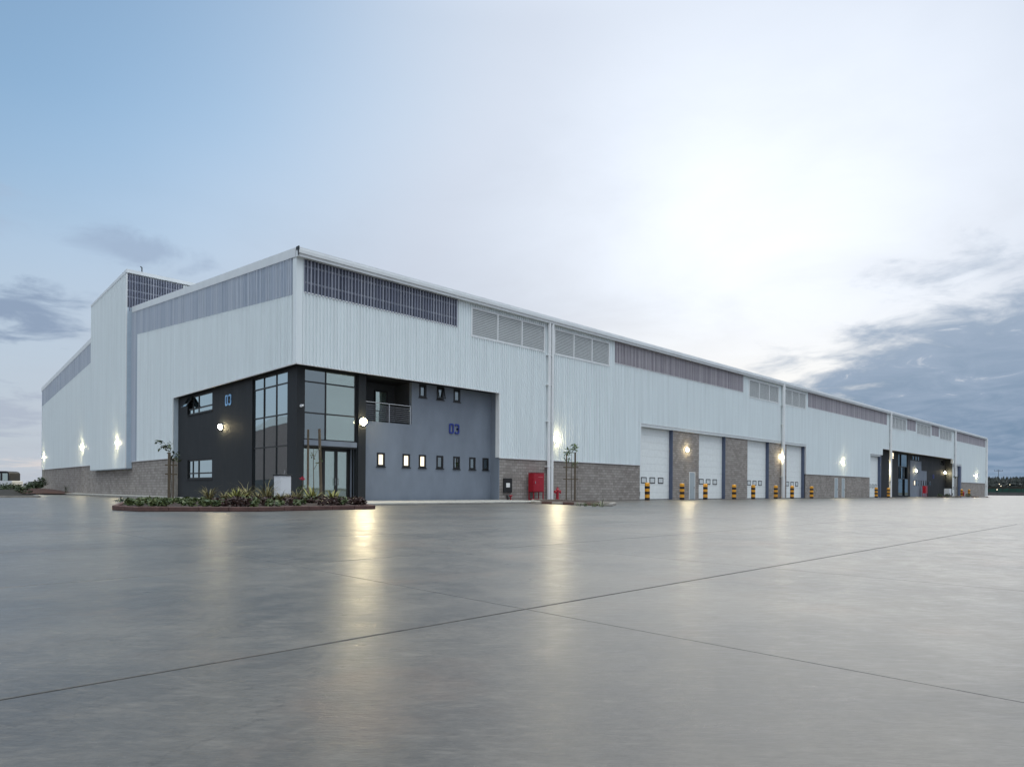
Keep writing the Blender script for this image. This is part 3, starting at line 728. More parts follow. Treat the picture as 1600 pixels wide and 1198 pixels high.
# ------------------------------------------------------------------ building numbers
def stroke_digit(paths, wdt, dep, s, mat_, parent):
    """paths in a unit cell (0..1 wide, 0..1.6 high); drawn as mitred ribbons, y = depth"""
    m = MB()
    for pts, closed in paths:
        pts = [Vector((x*s, z*s)) for x, z in pts]; n = len(pts); Lp, Rp = [], []
        for i in range(n):
            a = pts[i-1] if (i or closed) else None; b = pts[(i+1) % n] if (i < n-1 or closed) else None
            d1 = (pts[i]-a).normalized() if a is not None else None; d2 = (b-pts[i]).normalized() if b is not None else None
            d1 = d1 or d2; d2 = d2 or d1
            t_ = (d1+d2).normalized(); nn = Vector((-t_.y, t_.x)); kx = wdt*s/2/max(.4, nn.dot(Vector((-d1.y, d1.x))))
            Lp.append(pts[i]+nn*kx); Rp.append(pts[i]-nn*kx)
        rng = range(n) if closed else range(n-1)
        for i in rng:
            jn = (i+1) % n; q = [Lp[i], Lp[jn], Rp[jn], Rp[i]]
            m.prism([(v.x, 0, v.y) for v in q], (0, dep, 0))
    return m.build('digit', mat_, parent)
D0 = [([(.22, .12), (.12, .25), (.12, 1.35), (.22, 1.48), (.72, 1.48), (.82, 1.35), (.82, .25), (.72, .12)], True)]
D3 = [([(.12, 1.3), (.22, 1.48), (.70, 1.48), (.82, 1.35), (.82, .95), (.70, .81), (.38, .81)], False), ([(.38, .80), (.70, .79), (.82, .65), (.82, .25), (.70, .12), (.22, .12), (.12, .30)], False)]
D4 = [([(.70, .0), (.70, 1.6)], False), ([(.70, 1.55), (.08, .55), (.08, .42), (1.0, .42)], False)]
def number(label, digits, loc, rz, s, mat_, gap=1.12, dep=.03, wd=.22):
    t_ = thing('building_number', label, 'number', loc, rz)
    for i, dd in enumerate(digits):
        d = stroke_digit(dd, wd, dep, s, mat_, t_); d.location.x = i*gap*s
    return t_
number('raised royal blue 03 on the grey office wall', [D0, D3], (10.68, OY-.065, 4.31), 0, .40, bluepaint, dep=.06)
number('pale blue 03 high on the dark gable side office wall', [D0, D3], (OX-.035, 10.07, 5.87), R(-90), .42, bluewhite, gap=1.22, wd=.23)
number('small blue raised number on the far dark office wall', [D0, D4], (125.0, Y2-.035, 3.3), 0, .5, bluepaint)

# ================================================================== wall flood lights
lensm = mat('lit lamp lens', (1, .95, .8), .3, emit=(1, .84, .50), estr=90)
def flood(loc, rz, label, energy=160, size=1.15, lens=None, down=38):
    """wall light at loc; local -Y is away from the wall"""
    t_ = thing('wall_floodlight', label, 'wall light', loc, rz, 'wall floodlights')
    s = size
    o = MB().lathe([(.15*s, 0), (.19*s, .015), (.19*s, .07*s), (.16*s, .09*s)], 18).build('housing', louv_m, t_); o.rotation_euler.x = R(90)
    prof = [(.165*s*cos(q*pi/16), .09*s+.13*s*sin(q*pi/16)) for q in range(8)]+[(.005, .22*s)]
    o = MB().lathe(prof, 18).build('lens', lensm, t_, smooth=True); o.rotation_euler.x = R(90)
    ld = bpy.data.lights.new('flood_beam', 'SPOT'); lo = bpy.data.objects.new('flood_beam', ld); COL.objects.link(lo)
    lo.parent = t_; lo.location = (0, -.25*s, 0); ld.energy = energy; ld.color = (1, .84, .52)
    ld.shadow_soft_size = .09; ld.spot_size = R(176); ld.spot_blend = .8
    lo.rotation_euler = Vector((0, -cos(R(18)), -sin(R(18)))).to_track_quat('-Z', 'Y').to_euler()      # throws out over the yard
    return t_
flood((OX, 10.6, 4.6), R(-90), 'lit floodlight on the dark gable side office wall below the pale number', 300, 1.1)
flood((4.14, .40, 4.52), 0, 'lit floodlight on the dark pilaster beside the entrance glazing', 480, 1.2)
flood((19.80, -.03, 4.45), 0, 'lit floodlight just right of the twin white downpipes', 420, 1.15)
flood((37.75, .06, 4.5), 0, 'lit floodlight on the block pier between the first two white doors', 330, 1.1)
flood((57.3, .06, 4.6), 0, 'floodlight half hidden behind the downpipe beside the fourth white door', 300)
flood((76.0, -.03, 4.6), 0, 'lit floodlight on cladding above the two grey personnel doors', 260, 1.2)
flood((94.4, Y2, 4.4), 0, 'floodlight hidden behind the downpipe at the edge of the far dark office', 300)
flood((113.8, Y2-.03, 4.5), 0, 'lit floodlight on the far grey office panel', 300, 1.3)
flood((133.2, Y2, 4.6), 0, 'lit floodlight at the right end of the far dark office', 300, 1.3)
flood((153.3, -.03, 4.4), 0, 'lit floodlight near the far right end of the warehouse', 240, 1.3)
flood((-.45, 31.3, 4.5), R(-90), 'lit floodlight on the raised gable tower cladding', 260, 1.1)
flood((-.04, 46.0, 4.75), R(-90), 'lit floodlight on the gable cladding left of the tower', 280, 1.1)
flood((-.04, 66.0, 4.4), R(-90), 'lit floodlight at the far left corner of the gable wall', 320, 1.0)

# ================================================================== bollards
def make_bollard():
    t_ = thing('bollard', 'x', 'bollard', (0, 0, 0), 0, 'striped bollards in front of the doors')
    r = .20
    MB().lathe([(r, 0.0), (r, 1.12), (r*.96, 1.17), (r*.8, 1.205), (r*.45, 1.225), (.01, 1.23)], 20).build('post', yel, t_, smooth=False)
    for z0, z1 in ((.0, .17), (.40, .60), (.80, .98)):
        MB().lathe([(r+.003, z0+.002), (r+.003, z1)], 20).build('black_band', blk, t_)
    MB().lathe([(r*.55, 1.20), (r*.5, 1.25), (r*.3, 1.27)], 12).build('cap', steel, t_)
    return t_
proto = None
BX = [(29.6, 'in front of the left edge of the first white door'), (34.85, 'left one before the first block pier'), (38.8, 'beside the grey personnel door on the pier'),
      (44.2, 'before the second block pier'), (48.2, 'in front of the third white door'), (53.4, 'left of the wide downpipe by the third door'),
      (57.5, 'in front of the fourth white door'), (62.9, 'before the low block wall right of the fourth door'), (85.5, 'before the narrow fifth white door'),
      (90.9, 'at the foot of the downpipe left of the far office')]
BX = [(x, -1.3, l) for x, l in BX] + [(130.6, -2.2, 'left of the far pair on the right hand kerb'), (136.4, -2.2, 'right of the far pair on the right hand kerb')]
for i, (x, y, l) in enumerate(BX):
    o = make_bollard() if i == 0 else copy_tree(proto)
    if i == 0: proto = o
    o.location = (x, y, 0); o.scale = (1, 1, 1.16); o.rotation_euler.z = random.uniform(0, 6); o.rotation_euler.x = random.uniform(-.012, .012)
    o['label'] = 'black and yellow striped bollard ' + l

# ================================================================== planting islands
def kerb_run(parent, pts, mats, h=.15, wd=.15, unit=.9):
    n = len(pts)
    for i in range(n):
        a, b = Vector(pts[i]), Vector(pts[(i+1) % n]); d = b-a; ln = d.length; k_ = max(1, round(ln/unit)); u = d/ln; nn = Vector((-u.y, u.x))*wd
        for q in range(k_):
            p0 = a+u*(ln*q/k_+.004); p1 = a+u*(ln*(q+1)/k_-.004); hz = h+random.uniform(-.006, .006)
            poly = [(p0.x, p0.y, 0.001), (p1.x, p1.y, 0.001), (p1.x+nn.x, p1.y+nn.y, 0.001), (p0.x+nn.x, p0.y+nn.y, 0.001)]
            bevel(MB().prism(poly, (0, 0, hz)).build('kerb_block', random.choice(mats), parent), .015)
def island(name, label, pts, mats, soil_h=.16, h=.15):
    t_ = thing(name, label, 'planter'); kerb_run(t_, pts, mats, h)
    c = Vector((sum(p[0] for p in pts)/len(pts), sum(p[1] for p in pts)/len(pts)))
    m = MB(); ring = []; rings = 5; seg = []
    for i in range(len(pts)):
        for q in range(8): seg.append(Vector(pts[i]).lerp(Vector(pts[(i+1) % len(pts)]), q/8))
    for r_ in range(rings+1):
        f = .985-.985*(r_/rings)*.98
        for p in seg:
            v = c.lerp(p, f); m.v.append((v.x, v.y, (soil_h if r_ else .06) - .05*(r_ == 1) + (random.uniform(0, .08) if r_ else 0)))
    ns = len(seg)
    for r_ in range(rings):
        for q in range(ns): a = r_*ns+q; b = r_*ns+(q+1) % ns; m.f.append((a, b, b+ns, a+ns))
    m.f.append(tuple(rings*ns+q for q in range(ns)))
    m.build('soil', soil, t_); return t_
I1 = [(-9.9, -6.9), (-9.6, -8.7), (-6.6, -10.75), (-1.9, -10.4), (-.5, -7.2), (-.6, -5.6), (-1.3, -1.5), (-5.2, .5), (-8.2, -1.0)]
island('planting_island', 'red kerbed planting bed with shrubs in front of the office corner', I1, [kerbred])
I2 = [(10.0, -12.5), (13.0, -10.6), (17.6, -3.2), (18.6, -.9), (16.4, -1.0), (11.0, -6.2)]
island('planting_island', 'grey kerbed planting bed holding the hydrant beside the downpipes', I2, [kerbgrey]*4+[kerbred], h=.13, soil_h=.11)
I3 = [(110, -6), (121, -8), (131, -4.5), (137, -3.6), (138, -1.6), (128, -1.2), (112, -2.5)]
island('planting_island', 'low kerbed bed before the far dark office', I3, [kerbgrey, kerbgrey, kerbred], h=.14, soil_h=.12)

def blade(m, base, ang, lean, ln, wd, droop=.5, segs=4, fold=.0):
    d = Vector((cos(ang), sin(ang), 0)); s = Vector((-sin(ang), cos(ang), 0)); pts = []
    for q in range(segs+1):
        t_ = q/segs; a = lean + droop*t_*t_
        x = ln*t_*sin(min(a, 2.4)); z = ln*t_*cos(min(a, 2.0)); wq = wd*(1-t_**2.2)*.5*(.6+.8*min(t_*2, 1))/1.4+.001
        p = base + d*x + Vector((0, 0, z)); pts.append((p-s*wq, p+s*wq))
    i = len(m.v)
    for a, b in pts: m.v += [tuple(a), tuple(b)]
    for q in range(segs): m.f.append((i+2*q, i+2*q+1, i+2*q+3, i+2*q+2))
def tuft(name, label, cat, x, y, z, n, h, spread, wd, mt, droop=.6, group=None):
    m = MB()
    for q in range(n):
        a = random.uniform(0, 2*pi); r_ = random.uniform(0, .12)
        blade(m, Vector((r_*cos(a), r_*sin(a), 0)), a+random.uniform(-.4, .4), random.uniform(.02, spread), h*random.uniform(.6, 1.08), wd*random.uniform(.7, 1.2), droop*random.uniform(.5, 1.3))
    o = m.build(name, mt, fix=False); o.location = (x, y, z); tag(o, label, cat, group); return o
def leafcloud(m, c, r, n, ls, zs=1.0):
    for q in range(n):
        v = Vector((random.gauss(0, 1), random.gauss(0, 1), random.gauss(0, 1))).normalized()*(random.random()**.45)
        p = Vector(c)+Vector((v.x*r, v.y*r, v.z*r*zs))
        a = Vector((random.gauss(0, 1), random.gauss(0, 1), random.gauss(0, .6))).normalized(); b = a.cross(Vector((random.gauss(0, 1), random.gauss(0, 1), random.gauss(0, 1)))).normalized()
        s = ls*random.uniform(.6, 1.3); i = len(m.v)
        m.v += [tuple(p-a*s), tuple(p+b*s*.42), tuple(p+a*s), tuple(p-b*s*.42)]; m.f.append((i, i+1, i+2, i+3))
def inside(x, y, pts):
    c = False; j = len(pts)-1
    for i in range(len(pts)):
        if (pts[i][1] > y) != (pts[j][1] > y) and x < (pts[j][0]-pts[i][0])*(y-pts[i][1])/(pts[j][1]-pts[i][1])+pts[i][0]: c = not c
        j = i
    return c
# place by screen column on a line through the bed: ground point at camera column and given distance
CX, CY = -15.823, -32.086
FW = Vector((sin(R(44.279)), cos(R(44.279)))); RT = Vector((cos(R(44.279)), -sin(R(44.279))))
def at_col(u, depth): return Vector((CX, CY)) + FW*depth + RT*((u-800)/1036.14*depth)
# low ground cover
m = MB(); mg = MB(); cnt = 0
while cnt < 330:
    x, y = random.uniform(-10, 0), random.uniform(-10.8, .5)
    if not inside(x, y, [(p[0]*.93-.3, p[1]*.93-.35) for p in I1]): continue
    right = (Vector((x, y))-Vector((CX, CY))).dot(RT)/(Vector((x, y))-Vector((CX, CY))).dot(FW)
    hh = random.uniform(.16, .34) if right > -.42 else random.uniform(.10, .2)
    (leafcloud(m, (x, y, .18+hh*.4), hh*.8, 75, .075, .75) if random.random() < .62 and right > -.45 else leafcloud(mg, (x, y, .18+hh*.35), hh*.8, 60, .075, .8)); cnt += 1
tag(m.build('maroon_groundcover', leafr, fix=False), 'dark maroon leafy ground cover massed in the corner bed', 'ground cover', kind='stuff')
tag(mg.build('green_groundcover', leafg, fix=False), 'small green leafy ground cover between the maroon plants', 'ground cover', kind='stuff')
# upright grasses and spiky yellow plants (column, depth, height)
for u, dpt, h, lab in ((328, 27.2, .85, 'thin green grass tuft at the left of the corner bed'), (352, 27.4, .6, 'short grass tuft left of the curtain wall in the corner bed'),
                       (386, 27.5, 1.0, 'orange tan upright grass tuft before the left edge of the curtain wall'), (418, 27.2, 1.1, 'tall tan grass tuft left of the white cabinet'),
                       (466, 27.5, .75, 'loose grass tuft right of the white cabinet'), (404, 26.2, .6, 'low arching grass tuft at the front of the bed below the curtain wall'), (440, 26.0, .6, 'low arching grass tuft at the front of the bed below the white cabinet'),
                       (455, 25.8, .55, 'low arching grass tuft at the front right of the white cabinet')):
    p = at_col(u, dpt); tuft('grass_tuft', lab, 'grass', p.x, p.y, .16, 70, h, .35, .028, grassm, .7, 'grass tufts in the corner bed')
for u, dpt, h, lab in ((372, 26.8, .75, 'yellow spiky plant before the dark wall left of the curtain wall'), (489, 26.6, .8, 'yellow spiky plant at the foot of the two tall timber posts'),
                       (520, 26.8, .65, 'yellow spiky plant at the right end of the corner bed')):
    p = at_col(u, dpt); tuft('spiky_plant', lab, 'plant', p.x, p.y, .16, 34, h, .75, .095, leafy, .25, 'yellow spiky plants')
p = at_col(474, 27.3)
t_ = thing('flowering_shrub', 'small shrub with one red bloom left of the timber posts', 'shrub', (p.x, p.y, .15))
MB().tube([(0, 0, 0), (.02, .01, .6), (.0, .03, .98)], .014, 6).build('stem', bark, t_)
m = MB(); leafcloud(m, (0, 0, .6), .22, 60, .05); m.build('foliage', leafg, t_, fix=False)
m = MB(); leafcloud(m, (0, .03, 1.02), .09, 40, .05); m.build('bloom', flower, t_, fix=False)
for i, (u, dpt) in enumerate(((190, 28.0), (213, 27.8), (235, 28.2))):
    p = at_col(u, dpt); tuft('young_plant', ['leftmost', 'second', 'third'][i]+' dark seedling from the left tip of the corner bed', 'plant', p.x, p.y, .14, 16, .38, 1.0, .05, leafd, .9, 'seedlings at the left tip')
for i, (u, dpt) in enumerate(((907, 27.0), (917, 26.5), (930, 26.0), (940, 25.8))):
    p = at_col(u, dpt); tuft('young_plant', ['leftmost', 'second', 'third', 'rightmost'][i]+' small green seedling in the bed right of the hydrant', 'plant', p.x, p.y, .12, 16, .25 if i < 3 else .42, .8, .03, leafg, .6, 'seedlings right of the hydrant')

# saplings and stakes
def sapling(label, x, y, h, mt, tips, leafs=26, ls=.11):
    t_ = thing('sapling', label, 'tree', (x, y, .1)); m = MB(); lm = MB()
    m.tube([(0, 0, 0), (.02, .02, h*.35), (-.02, .0, h*.7), (.0, .02, h)], [.026, .022, .017, .010], 7)
    for (a, ln, z0, up_) in tips:
        b = Vector((0, .0, h*z0)); d = Vector((RT.x*cos(a)+FW.x*sin(a), RT.y*cos(a)+FW.y*sin(a), 0)); e = b+d*ln+Vector((0, 0, up_))
        m.tube([b, b.lerp(e, .5)+Vector((0, 0, .06)), e], [.012, .009, .005], 6)
        for q in range(leafs):
            tq = random.uniform(.45, 1.08); p = b.lerp(e, tq)+Vector((random.gauss(0, .09), random.gauss(0, .09), random.gauss(0, .08)))
            leafcloud(lm, p, .02, 1, ls)
    m.build('trunk', bark, t_, smooth=True); lm.build('crown', mt, t_, fix=False); return t_
def stake(label, x, y, h, r, tilt=(0, 0)):
    o = MB().tube([(0, 0, 0), (tilt[0]*.5, tilt[1]*.5, h*.5), (tilt[0], tilt[1], h)], [r, r*.97, r*.92], 9).build('timber_stake', wood)
    o.location = (x, y, .05); tag(o, label, 'stake', 'timber tree stakes'); return o
def ties(label, p0, p1, zs, over=.25):
    o = MB(); d = (p1-p0).normalized()
    for z in zs: o.box(-over, -.03, z-.03, (p1-p0).length+over, .0, z+.03)
    o = o.build('stake_crossbar', wood); o.location = (p0.x, p0.y, 0); o.rotation_euler.z = math.atan2(d.y, d.x); tag(o, label, 'stake tie', 'crossbars on tree stakes'); return o
a = at_col(265, 29.0); b = at_col(271.5, 29.1)
stake('thick timber stake of the leftmost sapling by the gable wall', a.x, a.y, 2.25, .055); stake('slim timber stake right of the leftmost sapling', b.x, b.y, 2.0, .035)
ties('crossbars tying the two stakes of the leftmost sapling', a, b, (1.35, 1.75), .16)
c = at_col(268, 29.2)
sapling('leftmost sapling with drooping dark leaves beside the gable wall', c.x, c.y, 2.25, leafd, [(2.9, .75, .95, .55), (2.6, .5, .9, .62), (.3, .22, .9, .12), (.1, .25, .8, .18), (2.4, .3, .98, .4)], 13, .10)
a = at_col(482, 31.3); b = at_col(503, 32.2)
stake('left tall timber post in front of the entrance', a.x, a.y, 3.5, .055); stake('right tall timber post in front of the entrance', b.x, b.y, 3.6, .07, (-.12, 0))
c = at_col(491, 31.6)
sapling('slender bare sapling between the two tall timber posts', c.x, c.y, 2.6, leafg, [(.2, .35, .6, .5), (2.8, .18, .8, .35), (.6, .25, .8, .5)], 8, .07)
a = at_col(886, 41.5); b = at_col(899.5, 41.7); c = at_col(894, 41.9)
stake('pale timber stake left of the sapling by the hydrant', a.x, a.y, 2.95, .045); stake('dark timber stake right of the sapling by the hydrant', b.x, b.y, 3.1, .06)
ties('two crossbars tying the stakes of the sapling by the hydrant', a, b, (1.45, 2.2), .22)
sapling('young sapling with light green leaves in the bed by the hydrant', c.x, c.y, 3.0, leaf, [(2.9, .45, .95, .15), (2.6, .35, 1.0, .35), (.2, .35, 1.0, .45), (.6, .25, 1.0, .55), (3.3, .4, .85, .0), (.3, .3, .75, .02)], 22, .105)
for q, u in enumerate((1494.5, 1496.6)):
    p = at_col(u, 103+q); stake(('left' if q == 0 else 'right')+' thin stake in the far kerbed bed', p.x, p.y, 3.2, .05)
p = at_col(1495.5, 103.5); sapling('thin sapling in the far kerbed bed', p.x, p.y, 3.2, leafd, [(.3, .3, .9, .3), (2.8, .3, .9, .3)], 14, .13)
for q, (u, dd) in enumerate(((1470, 101), (1482, 102), (1514, 104))):
    p = at_col(u, dd); m = MB(); leafcloud(m, (0, 0, .28), .42, 140, .09, .7); o = m.build('low_shrub', leafd, fix=False); o.location = (p.x, p.y, .1)
    tag(o, ['left', 'middle', 'right'][q]+' low dark shrub in the far kerbed bed', 'shrub', 'shrubs in the far bed')

# ================================================================== small equipment
def hydrant(label, x, y, s=1.0):
    t_ = thing('fire_hydrant', label, 'hydrant', (x, y, .1))
    MB().lathe([(.15*s, 0), (.15*s, .05*s), (.10*s, .06*s), (.10*s, .62*s), (.12*s, .64*s), (.12*s, .70*s), (.06*s, .78*s), (.03*s, .84*s)], 16).build('barrel', red, t_)
    MB().tube([(-.24*s, 0, .58*s), (.24*s, 0, .58*s)], .065*s, 12).build('outlet', red, t_)
    for q in (-1, 1): MB().tube([(q*.22*s, 0, .58*s), (q*.30*s, 0, .58*s)], .085*s, 12).tube([(q*.27*s, 0, .58*s), (q*.27*s, -.05*s, .44*s)], .05*s, 10).build('outlet_cap', red, t_)
    MB().box(-.17*s, -.02*s, .80*s, .17*s, .02*s, .84*s).tube([(0, 0, .78*s), (0, 0, .90*s)], .035*s, 8).build('valve_handle', red, t_)
    return t_
hydrant('red fire hydrant standing right of the twin downpipes', 17.9, -2.0, .98)
hydrant('far red hydrant in the bed before the distant dark office', 130.0, -2.6, 1.1)
def hose_cabinet(label, x, y, s=1.0):
    t_ = thing('fire_hose_cabinet', label, 'cabinet', (x, y, 0))
    bevel(MB().box(-.70*s, -.22*s, .62*s, .70*s, .38*s, 1.92*s).build('box', red, t_), .03, 2)
    d = bevel(MB().box(-.64*s, -.245*s, .68*s, .64*s, -.221*s, 1.86*s).build('door', red, t_), .008)
    MB().box(-.55*s, -.275*s, 1.20*s, -.49*s, -.246*s, 1.36*s).build('handle', steel, d)
    MB().box(-.10*s, -.249*s, 1.63*s, .50*s, -.2455*s, 1.68*s).build('label_plate', mat('faded red lettering', (.5, .12, .13), .5), d)
    MB().box(-.72*s, -.25*s, 1.92*s, .72*s, .38*s, 1.95*s).build('rain_hood', red, t_)
    for qx in (-.66, .60):
        for qy in (-.2, .3): MB().box(qx*s, qy*s, 0, (qx+.07)*s, (qy+.07)*s, .62*s).build('leg', red, t_)
    MB().box(-.6*s, .30*s, .1, .6*s, .35*s, .16).build('brace', red, t_)
    t_.scale = (.76, .85, 1)
    return t_
hose_cabinet('red fire hose cabinet on legs beside the twin downpipes', 17.45, -.5)
hose_cabinet('far red cabinet standing before the distant grey office panel', 117.0, .4, 1.0)
t_ = thing('meter_box', 'black meter box with a white notice on the block wall by the office', 'meter box', (15.08, .02, 0))
MB().box(-.38, -.10, .58, .38, -.012, 1.54).build('cover', blackm, t_)
MB().box(-.17, -.104, .93, .17, -.101, 1.22).build('notice', paper, t_)
t_ = thing('valve', 'small dark red valve pipe below the black meter box', 'valve', (15.3, -.12, 0))
MB().tube([(0, 0, 0), (0, 0, .38)], .04, 8).tube([(-.12, 0, .36), (.12, 0, .36)], .05, 8).build('pipe', red, t_)
MB().tube([(-.25, 0, .05), (-.25, .08, .42)], .05, 8).build('conduit', blackm, t_)
p = at_col(442.5, 30.0)
t_ = thing('service_pedestal', 'white service cabinet with black lid among the corner bed shrubs', 'cabinet', (p.x, p.y, .05), R(8))
bevel(MB().box(-.27, -.27, .0, .27, .27, 1.28).build('body', wht, t_), .02)
bevel(MB().box(-.31, -.31, 1.282, .31, .31, 1.34).build('lid', blackm, t_), .02)
MB().tube([(.1, 0, 1.34), (.1, 0, 1.55)], .012, 6).build('aerial', steel, t_)
t_ = thing('security_camera', 'white security camera on the dark office corner above the entrance', 'camera', (.52, .5, 5.08))
MB().tube([(0, 0, 0), (0, -.18, 0)], .03, 8).build('arm', wht, t_)
MB().tube([(.02, -.18, .02), (-.16, -.36, -.03)], .055, 12).tube([(-.13, -.33, -.02), (-.20, -.40, -.04)], .07, 12).build('body', wht, t_)
t_ = thing('notice_board', 'small black panel with white notice inside the lobby glass', 'panel', (.95, .70, 4.4))
MB().box(-.12, .0, -.05, .30, .03, .45).build('board', blackm, t_)
MB().box(.02, -.012, .02, .18, -.001, .34).build('notice', paper, t_)
t_ = thing('service_pedestal', 'far white cabinet with black base before the dark office', 'cabinet', (125.0, -1.2, 0))
MB().box(-.8, -.4, .35, .8, .4, 1.5).build('body', wht, t_); MB().box(-.9, -.45, 0, .9, .45, .35).build('base', blackm, t_)

# ================================================================== left edge: verge, mound, bushes, vehicle
m = MB(); nx, ny = 70, 26
for j in range(ny+1):
    for i in range(nx+1):
        y = YY1+.2+95*(j/ny)**1.5; x = -60+(60+min(-2.0, -7.0+(y-YY1)*.13))*i/nx; t_ = min(1, (y-YY1)/8)
        z = .05+.33*t_*(.7+.6*random.random()) + (.55*math.exp(-((x+3.2)/3)**2-((y-52)/9)**2)) + .25*max(0, min(1, (y-45)/30))
        z = z if i < nx-1 else .03
        m.v.append((x+random.uniform(-.2, .2)*(0 < i < nx), y, z))
for j in range(ny):
    for i in range(nx): a = j*(nx+1)+i; m.f.append((a, a+1, a+nx+2, a+nx+1))
tag(m.build('verge', verge_m, fix=False, smooth=True), 'dark rough earth verge beyond the yard on the left', 'verge', kind='structure')
m = MB(); nn = 18
for r_ in range(7):
    for q in range(nn): a = 2*pi*q/nn; f = r_/6; m.v.append((-2.6+2.9*(1-f)*cos(a)*random.uniform(.9, 1.1), 54+9*(1-f)*sin(a)*random.uniform(.9, 1.1), .1+.5*math.sin(f*pi/2)*random.uniform(.9, 1.05)))
for r_ in range(6):
    for q in range(nn): a = r_*nn+q; b = r_*nn+(q+1) % nn; m.f.append((a, b, b+nn, a+nn))
m.f.append(tuple(6*nn+q for q in range(nn)))
tag(m.build('soil_mound', redsoil), 'red brown soil mound at the far left foot of the gable wall', 'mound')
def bush(label, p, rx, h, n=500, mt=leafd):
    t_ = thing('bush', label, 'bush', (p.x, p.y, .2), 0, 'dark bushes on the left verge'); m = MB()
    for q in range(7): leafcloud(m, (random.uniform(-.6, .6)*rx, random.uniform(-.4, .4)*rx, h*random.uniform(.25, .8)), rx*.5, n//7, .13, .7)
    m.build('foliage', mt, t_, fix=False)
    sm = MB()
    for q in range(4): sm.tube([(0, 0, 0), (random.uniform(-.5, .5)*rx, random.uniform(-.3, .3)*rx, h*.8)], [.03, .01], 5)
    sm.build('stem', bark, t_); return t_
for u, dd, rx, h, lab in ((64, 76, .9, 1.75, 'tall dark bush against the far left building corner'), (57, 74, 1.0, 1.2, 'rounded bush second from the building corner on the left verge'),
                          (47, 72, 1.1, .85, 'low bush in the middle of the left verge'), (36, 70, 1.2, .7, 'low bush just right of the white vehicle'), (20, 62, 1.6, .55, 'low scrub in front of the white vehicle'), (5, 62, 1.5, .6, 'low scrub at the left picture edge')):
    bush(lab, at_col(u, dd), rx, h)
p = at_col(104, 55)
tuft('young_plant', 'spindly dead plant before the red brown soil mound', 'plant', p.x, p.y, .3, 14, 1.0, .5, .03, leafd, .4)
# minibus at the picture edge
p = at_col(-11, 80)
t_ = thing('parked_minibus', 'white minibus with dark window pillars cut by the left picture edge', 'vehicle', (p.x, p.y, .1), R(-42))
prof = [(-2.9, .45), (2.9, .45), (2.95, 1.3), (2.75, 1.35), (-2.8, 1.35), (-2.95, 1.2)]
MB().prism([(x, -.95, z) for x, z in prof], (0, 1.9, 0)).build('body', wht, t_)
prof = [(-2.85, 2.28), (2.45, 2.28), (2.72, 2.18), (2.5, 2.42), (2.2, 2.5), (-2.75, 2.5)]
MB().prism([(x, -.93, z) for x, z in [(-2.85, 2.25), (2.6, 2.25), (2.5, 2.4), (2.2, 2.5), (-2.75, 2.5)]], (0, 1.86, 0)).build('roof', blackm, t_)
for x in (-2.8, -1.3, .2, 1.6, 2.45): MB().box(x, -.94, 1.35, x+.18, .94, 2.25).build('pillar', blackm, t_)
for x0, x1 in ((-2.62, -1.3), (-1.12, .2), (.38, 1.6), (1.78, 2.45)): MB().box(x0, -.90, 1.35, x1, -.88, 2.25).build('window', glass_cl, t_)
for x in (-1.9, 1.9):
    for y in (-.97, .75): MB().tube([(x, y, .36), (x, y+.22, .36)], .36, 18).build('wheel', blackm, t_)

# ================================================================== right edge: wood, fence, mast
m = MB()
for q in range(700):
    u = random.uniform(1500, 1760); dd = random.uniform(270, 340); p = at_col(u, dd); h = random.uniform(6.4, 7.8)*dd/300; r_ = random.uniform(1.6, 2.8)
    for l_ in range(5):
        z0 = h*(.12+.17*l_); rr = r_*(1-.17*l_); i = len(m.v); n = 7
        for v in range(n): a = 2*pi*v/n+random.random(); m.v.append((p.x+rr*cos(a)*random.uniform(.7, 1.15), p.y+rr*sin(a)*random.uniform(.7, 1.15), z0+random.uniform(-.3, .3)))
        m.v.append((p.x, p.y, z0+h*.3))
        for v in range(n): m.f.append((i+v, i+(v+1) % n, i+n))
tag(m.build('pine_wood', pine, fix=False), 'far dark pine wood along the right horizon', 'wood', kind='stuff')
m = MB(); a = at_col(1500, 268); b = at_col(1760, 262)
m.prism([(a.x, a.y, -.05), (b.x, b.y, -.05), (b.x, b.y, 3.4), (a.x, a.y, 3.4)], (1.5, 1.5, 0))
tag(m.build('embankment', mat('dark scrub bank', (.022, .022, .017), .95, col2=(.035, .032, .024), vscale=.3)), 'dark scrub bank below the far wood', 'bank', kind='structure')
fp = thing('green_fence', 'dark green screen fence below the far wood on the right', 'fence'); a = at_col(1500, 215); b = at_col(1760, 205)
gfm = mat('green shade net', (.012, .055, .04), .8, var=.3, vscale=.4)
d = (b-a)/26
for q in range(26):
    p0, p1 = a+d*q, a+d*(q+1)
    MB().prism([(p0.x, p0.y, .5), (p1.x, p1.y, .5), (p1.x, p1.y, 2.2+random.uniform(-.2, .2)), (p0.x, p0.y, 2.2+random.uniform(-.2, .2))], (.04, .03, 0)).build('net_panel', gfm, fp)
    MB().tube([(p0.x, p0.y, 0), (p0.x, p0.y, 2.5)], .05, 6).build('post', blackm, fp)
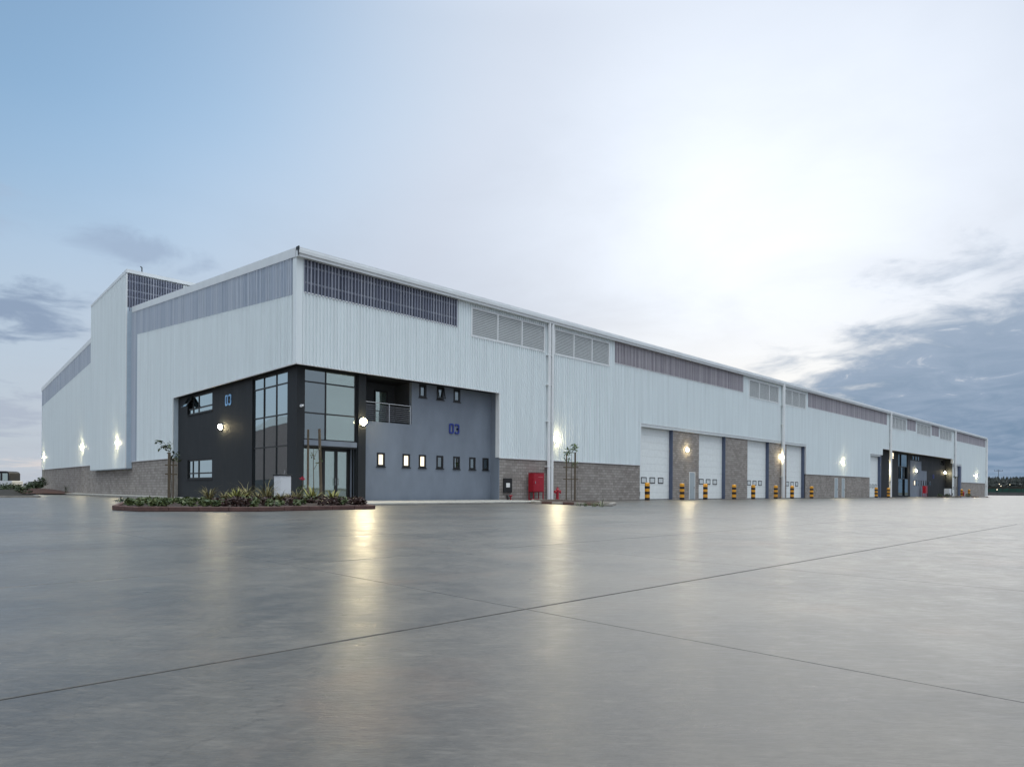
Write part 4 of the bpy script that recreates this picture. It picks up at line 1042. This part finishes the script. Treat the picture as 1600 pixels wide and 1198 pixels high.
lw_ = MB().prism([(a.x-.5, a.y-.5, 0), (b.x-.5, b.y-.5, 0), (b.x-.5, b.y-.5, 1.0), (a.x-.5, a.y-.5, 1.0)], (-.2, -.15, 0)).build('boundary_wall', mat('grey boundary wall', (.085, .085, .085), .9, var=.15, vscale=.5))
tag(lw_, 'low grey boundary wall before the green fence', 'wall')
p = at_col(1561, 250)
t_ = thing('power_pole', 'thin dark pole with a wide crossarm above the far wood', 'pole', (p.x, p.y, 0))
MB().tube([(0, 0, 0), (0, 0, 9.6)], [.09, .07], 8).build('pole', blackm, t_)
o = MB().box(-1.6, -.04, 9.0, 1.6, .04, 9.09).build('crossarm', blackm, t_); o.rotation_euler.z = R(-44)
for q in (-1.5, -.5, .5, 1.5): MB().tube([(q*.72, -q*.69, 9.1), (q*.72, -q*.69, 9.45)], .06, 6).build('insulator', blackm, t_)
dotm = mat('distant lamp', (1, .9, .7), .5, emit=(1, .85, .6), estr=2.5)
for q, (u, dd, z) in enumerate(((1562.5, 261, 4.2), (1565, 261, 3.4), (1579, 261, 4.0), (1559, 203, 1.7))):
    p = at_col(u, dd); t_ = thing('distant_lamp', ['upper left', 'lower left', 'right', 'lowest'][q]+' tiny distant light among the far trees', 'lamp', (p.x, p.y, 0), 0, 'distant lights')
    MB().tube([(0, 0, 0), (0, 0, z)], .05, 5).build('pole', blackm, t_); MB().lathe([(.02, z), (.11, z+.05), (.11, z+.16), (.02, z+.2)], 8).build('globe', dotm, t_)

# ================================================================== neighbouring warehouse (outside the frame, seen mirrored in the curtain wall)
nb = thing('neighbouring_warehouse', 'brownish corrugated warehouse mirrored in the curtain wall glass', 'warehouse', (-38, 70, 0), R(8))
nm = mat('pinkish cladding', (.30, .25, .24), .6, var=.06, vscale=1)
m = MB(); s = 0
corr(0, 50, 2.5, lambda s: 13+.06*min(s, 50-s)*1.2, 'y', pos=0, sign=1, m=m); m.build('wall_cladding', nm, nb, fix=False)
MB().box(-.1, 0, 0, 0, 50, 2.5).build('base_wall', dgrey, nb)
MB().box(-40, -.1, 0, 0, 0, 12.8).build('wall', nm, nb)
MB().prism([(.1, -.2, 13.05), (.1, 25, 14.85), (.1, 50.2, 13.05)], (-40, 0, 0)).build('roof', roofm, nb)
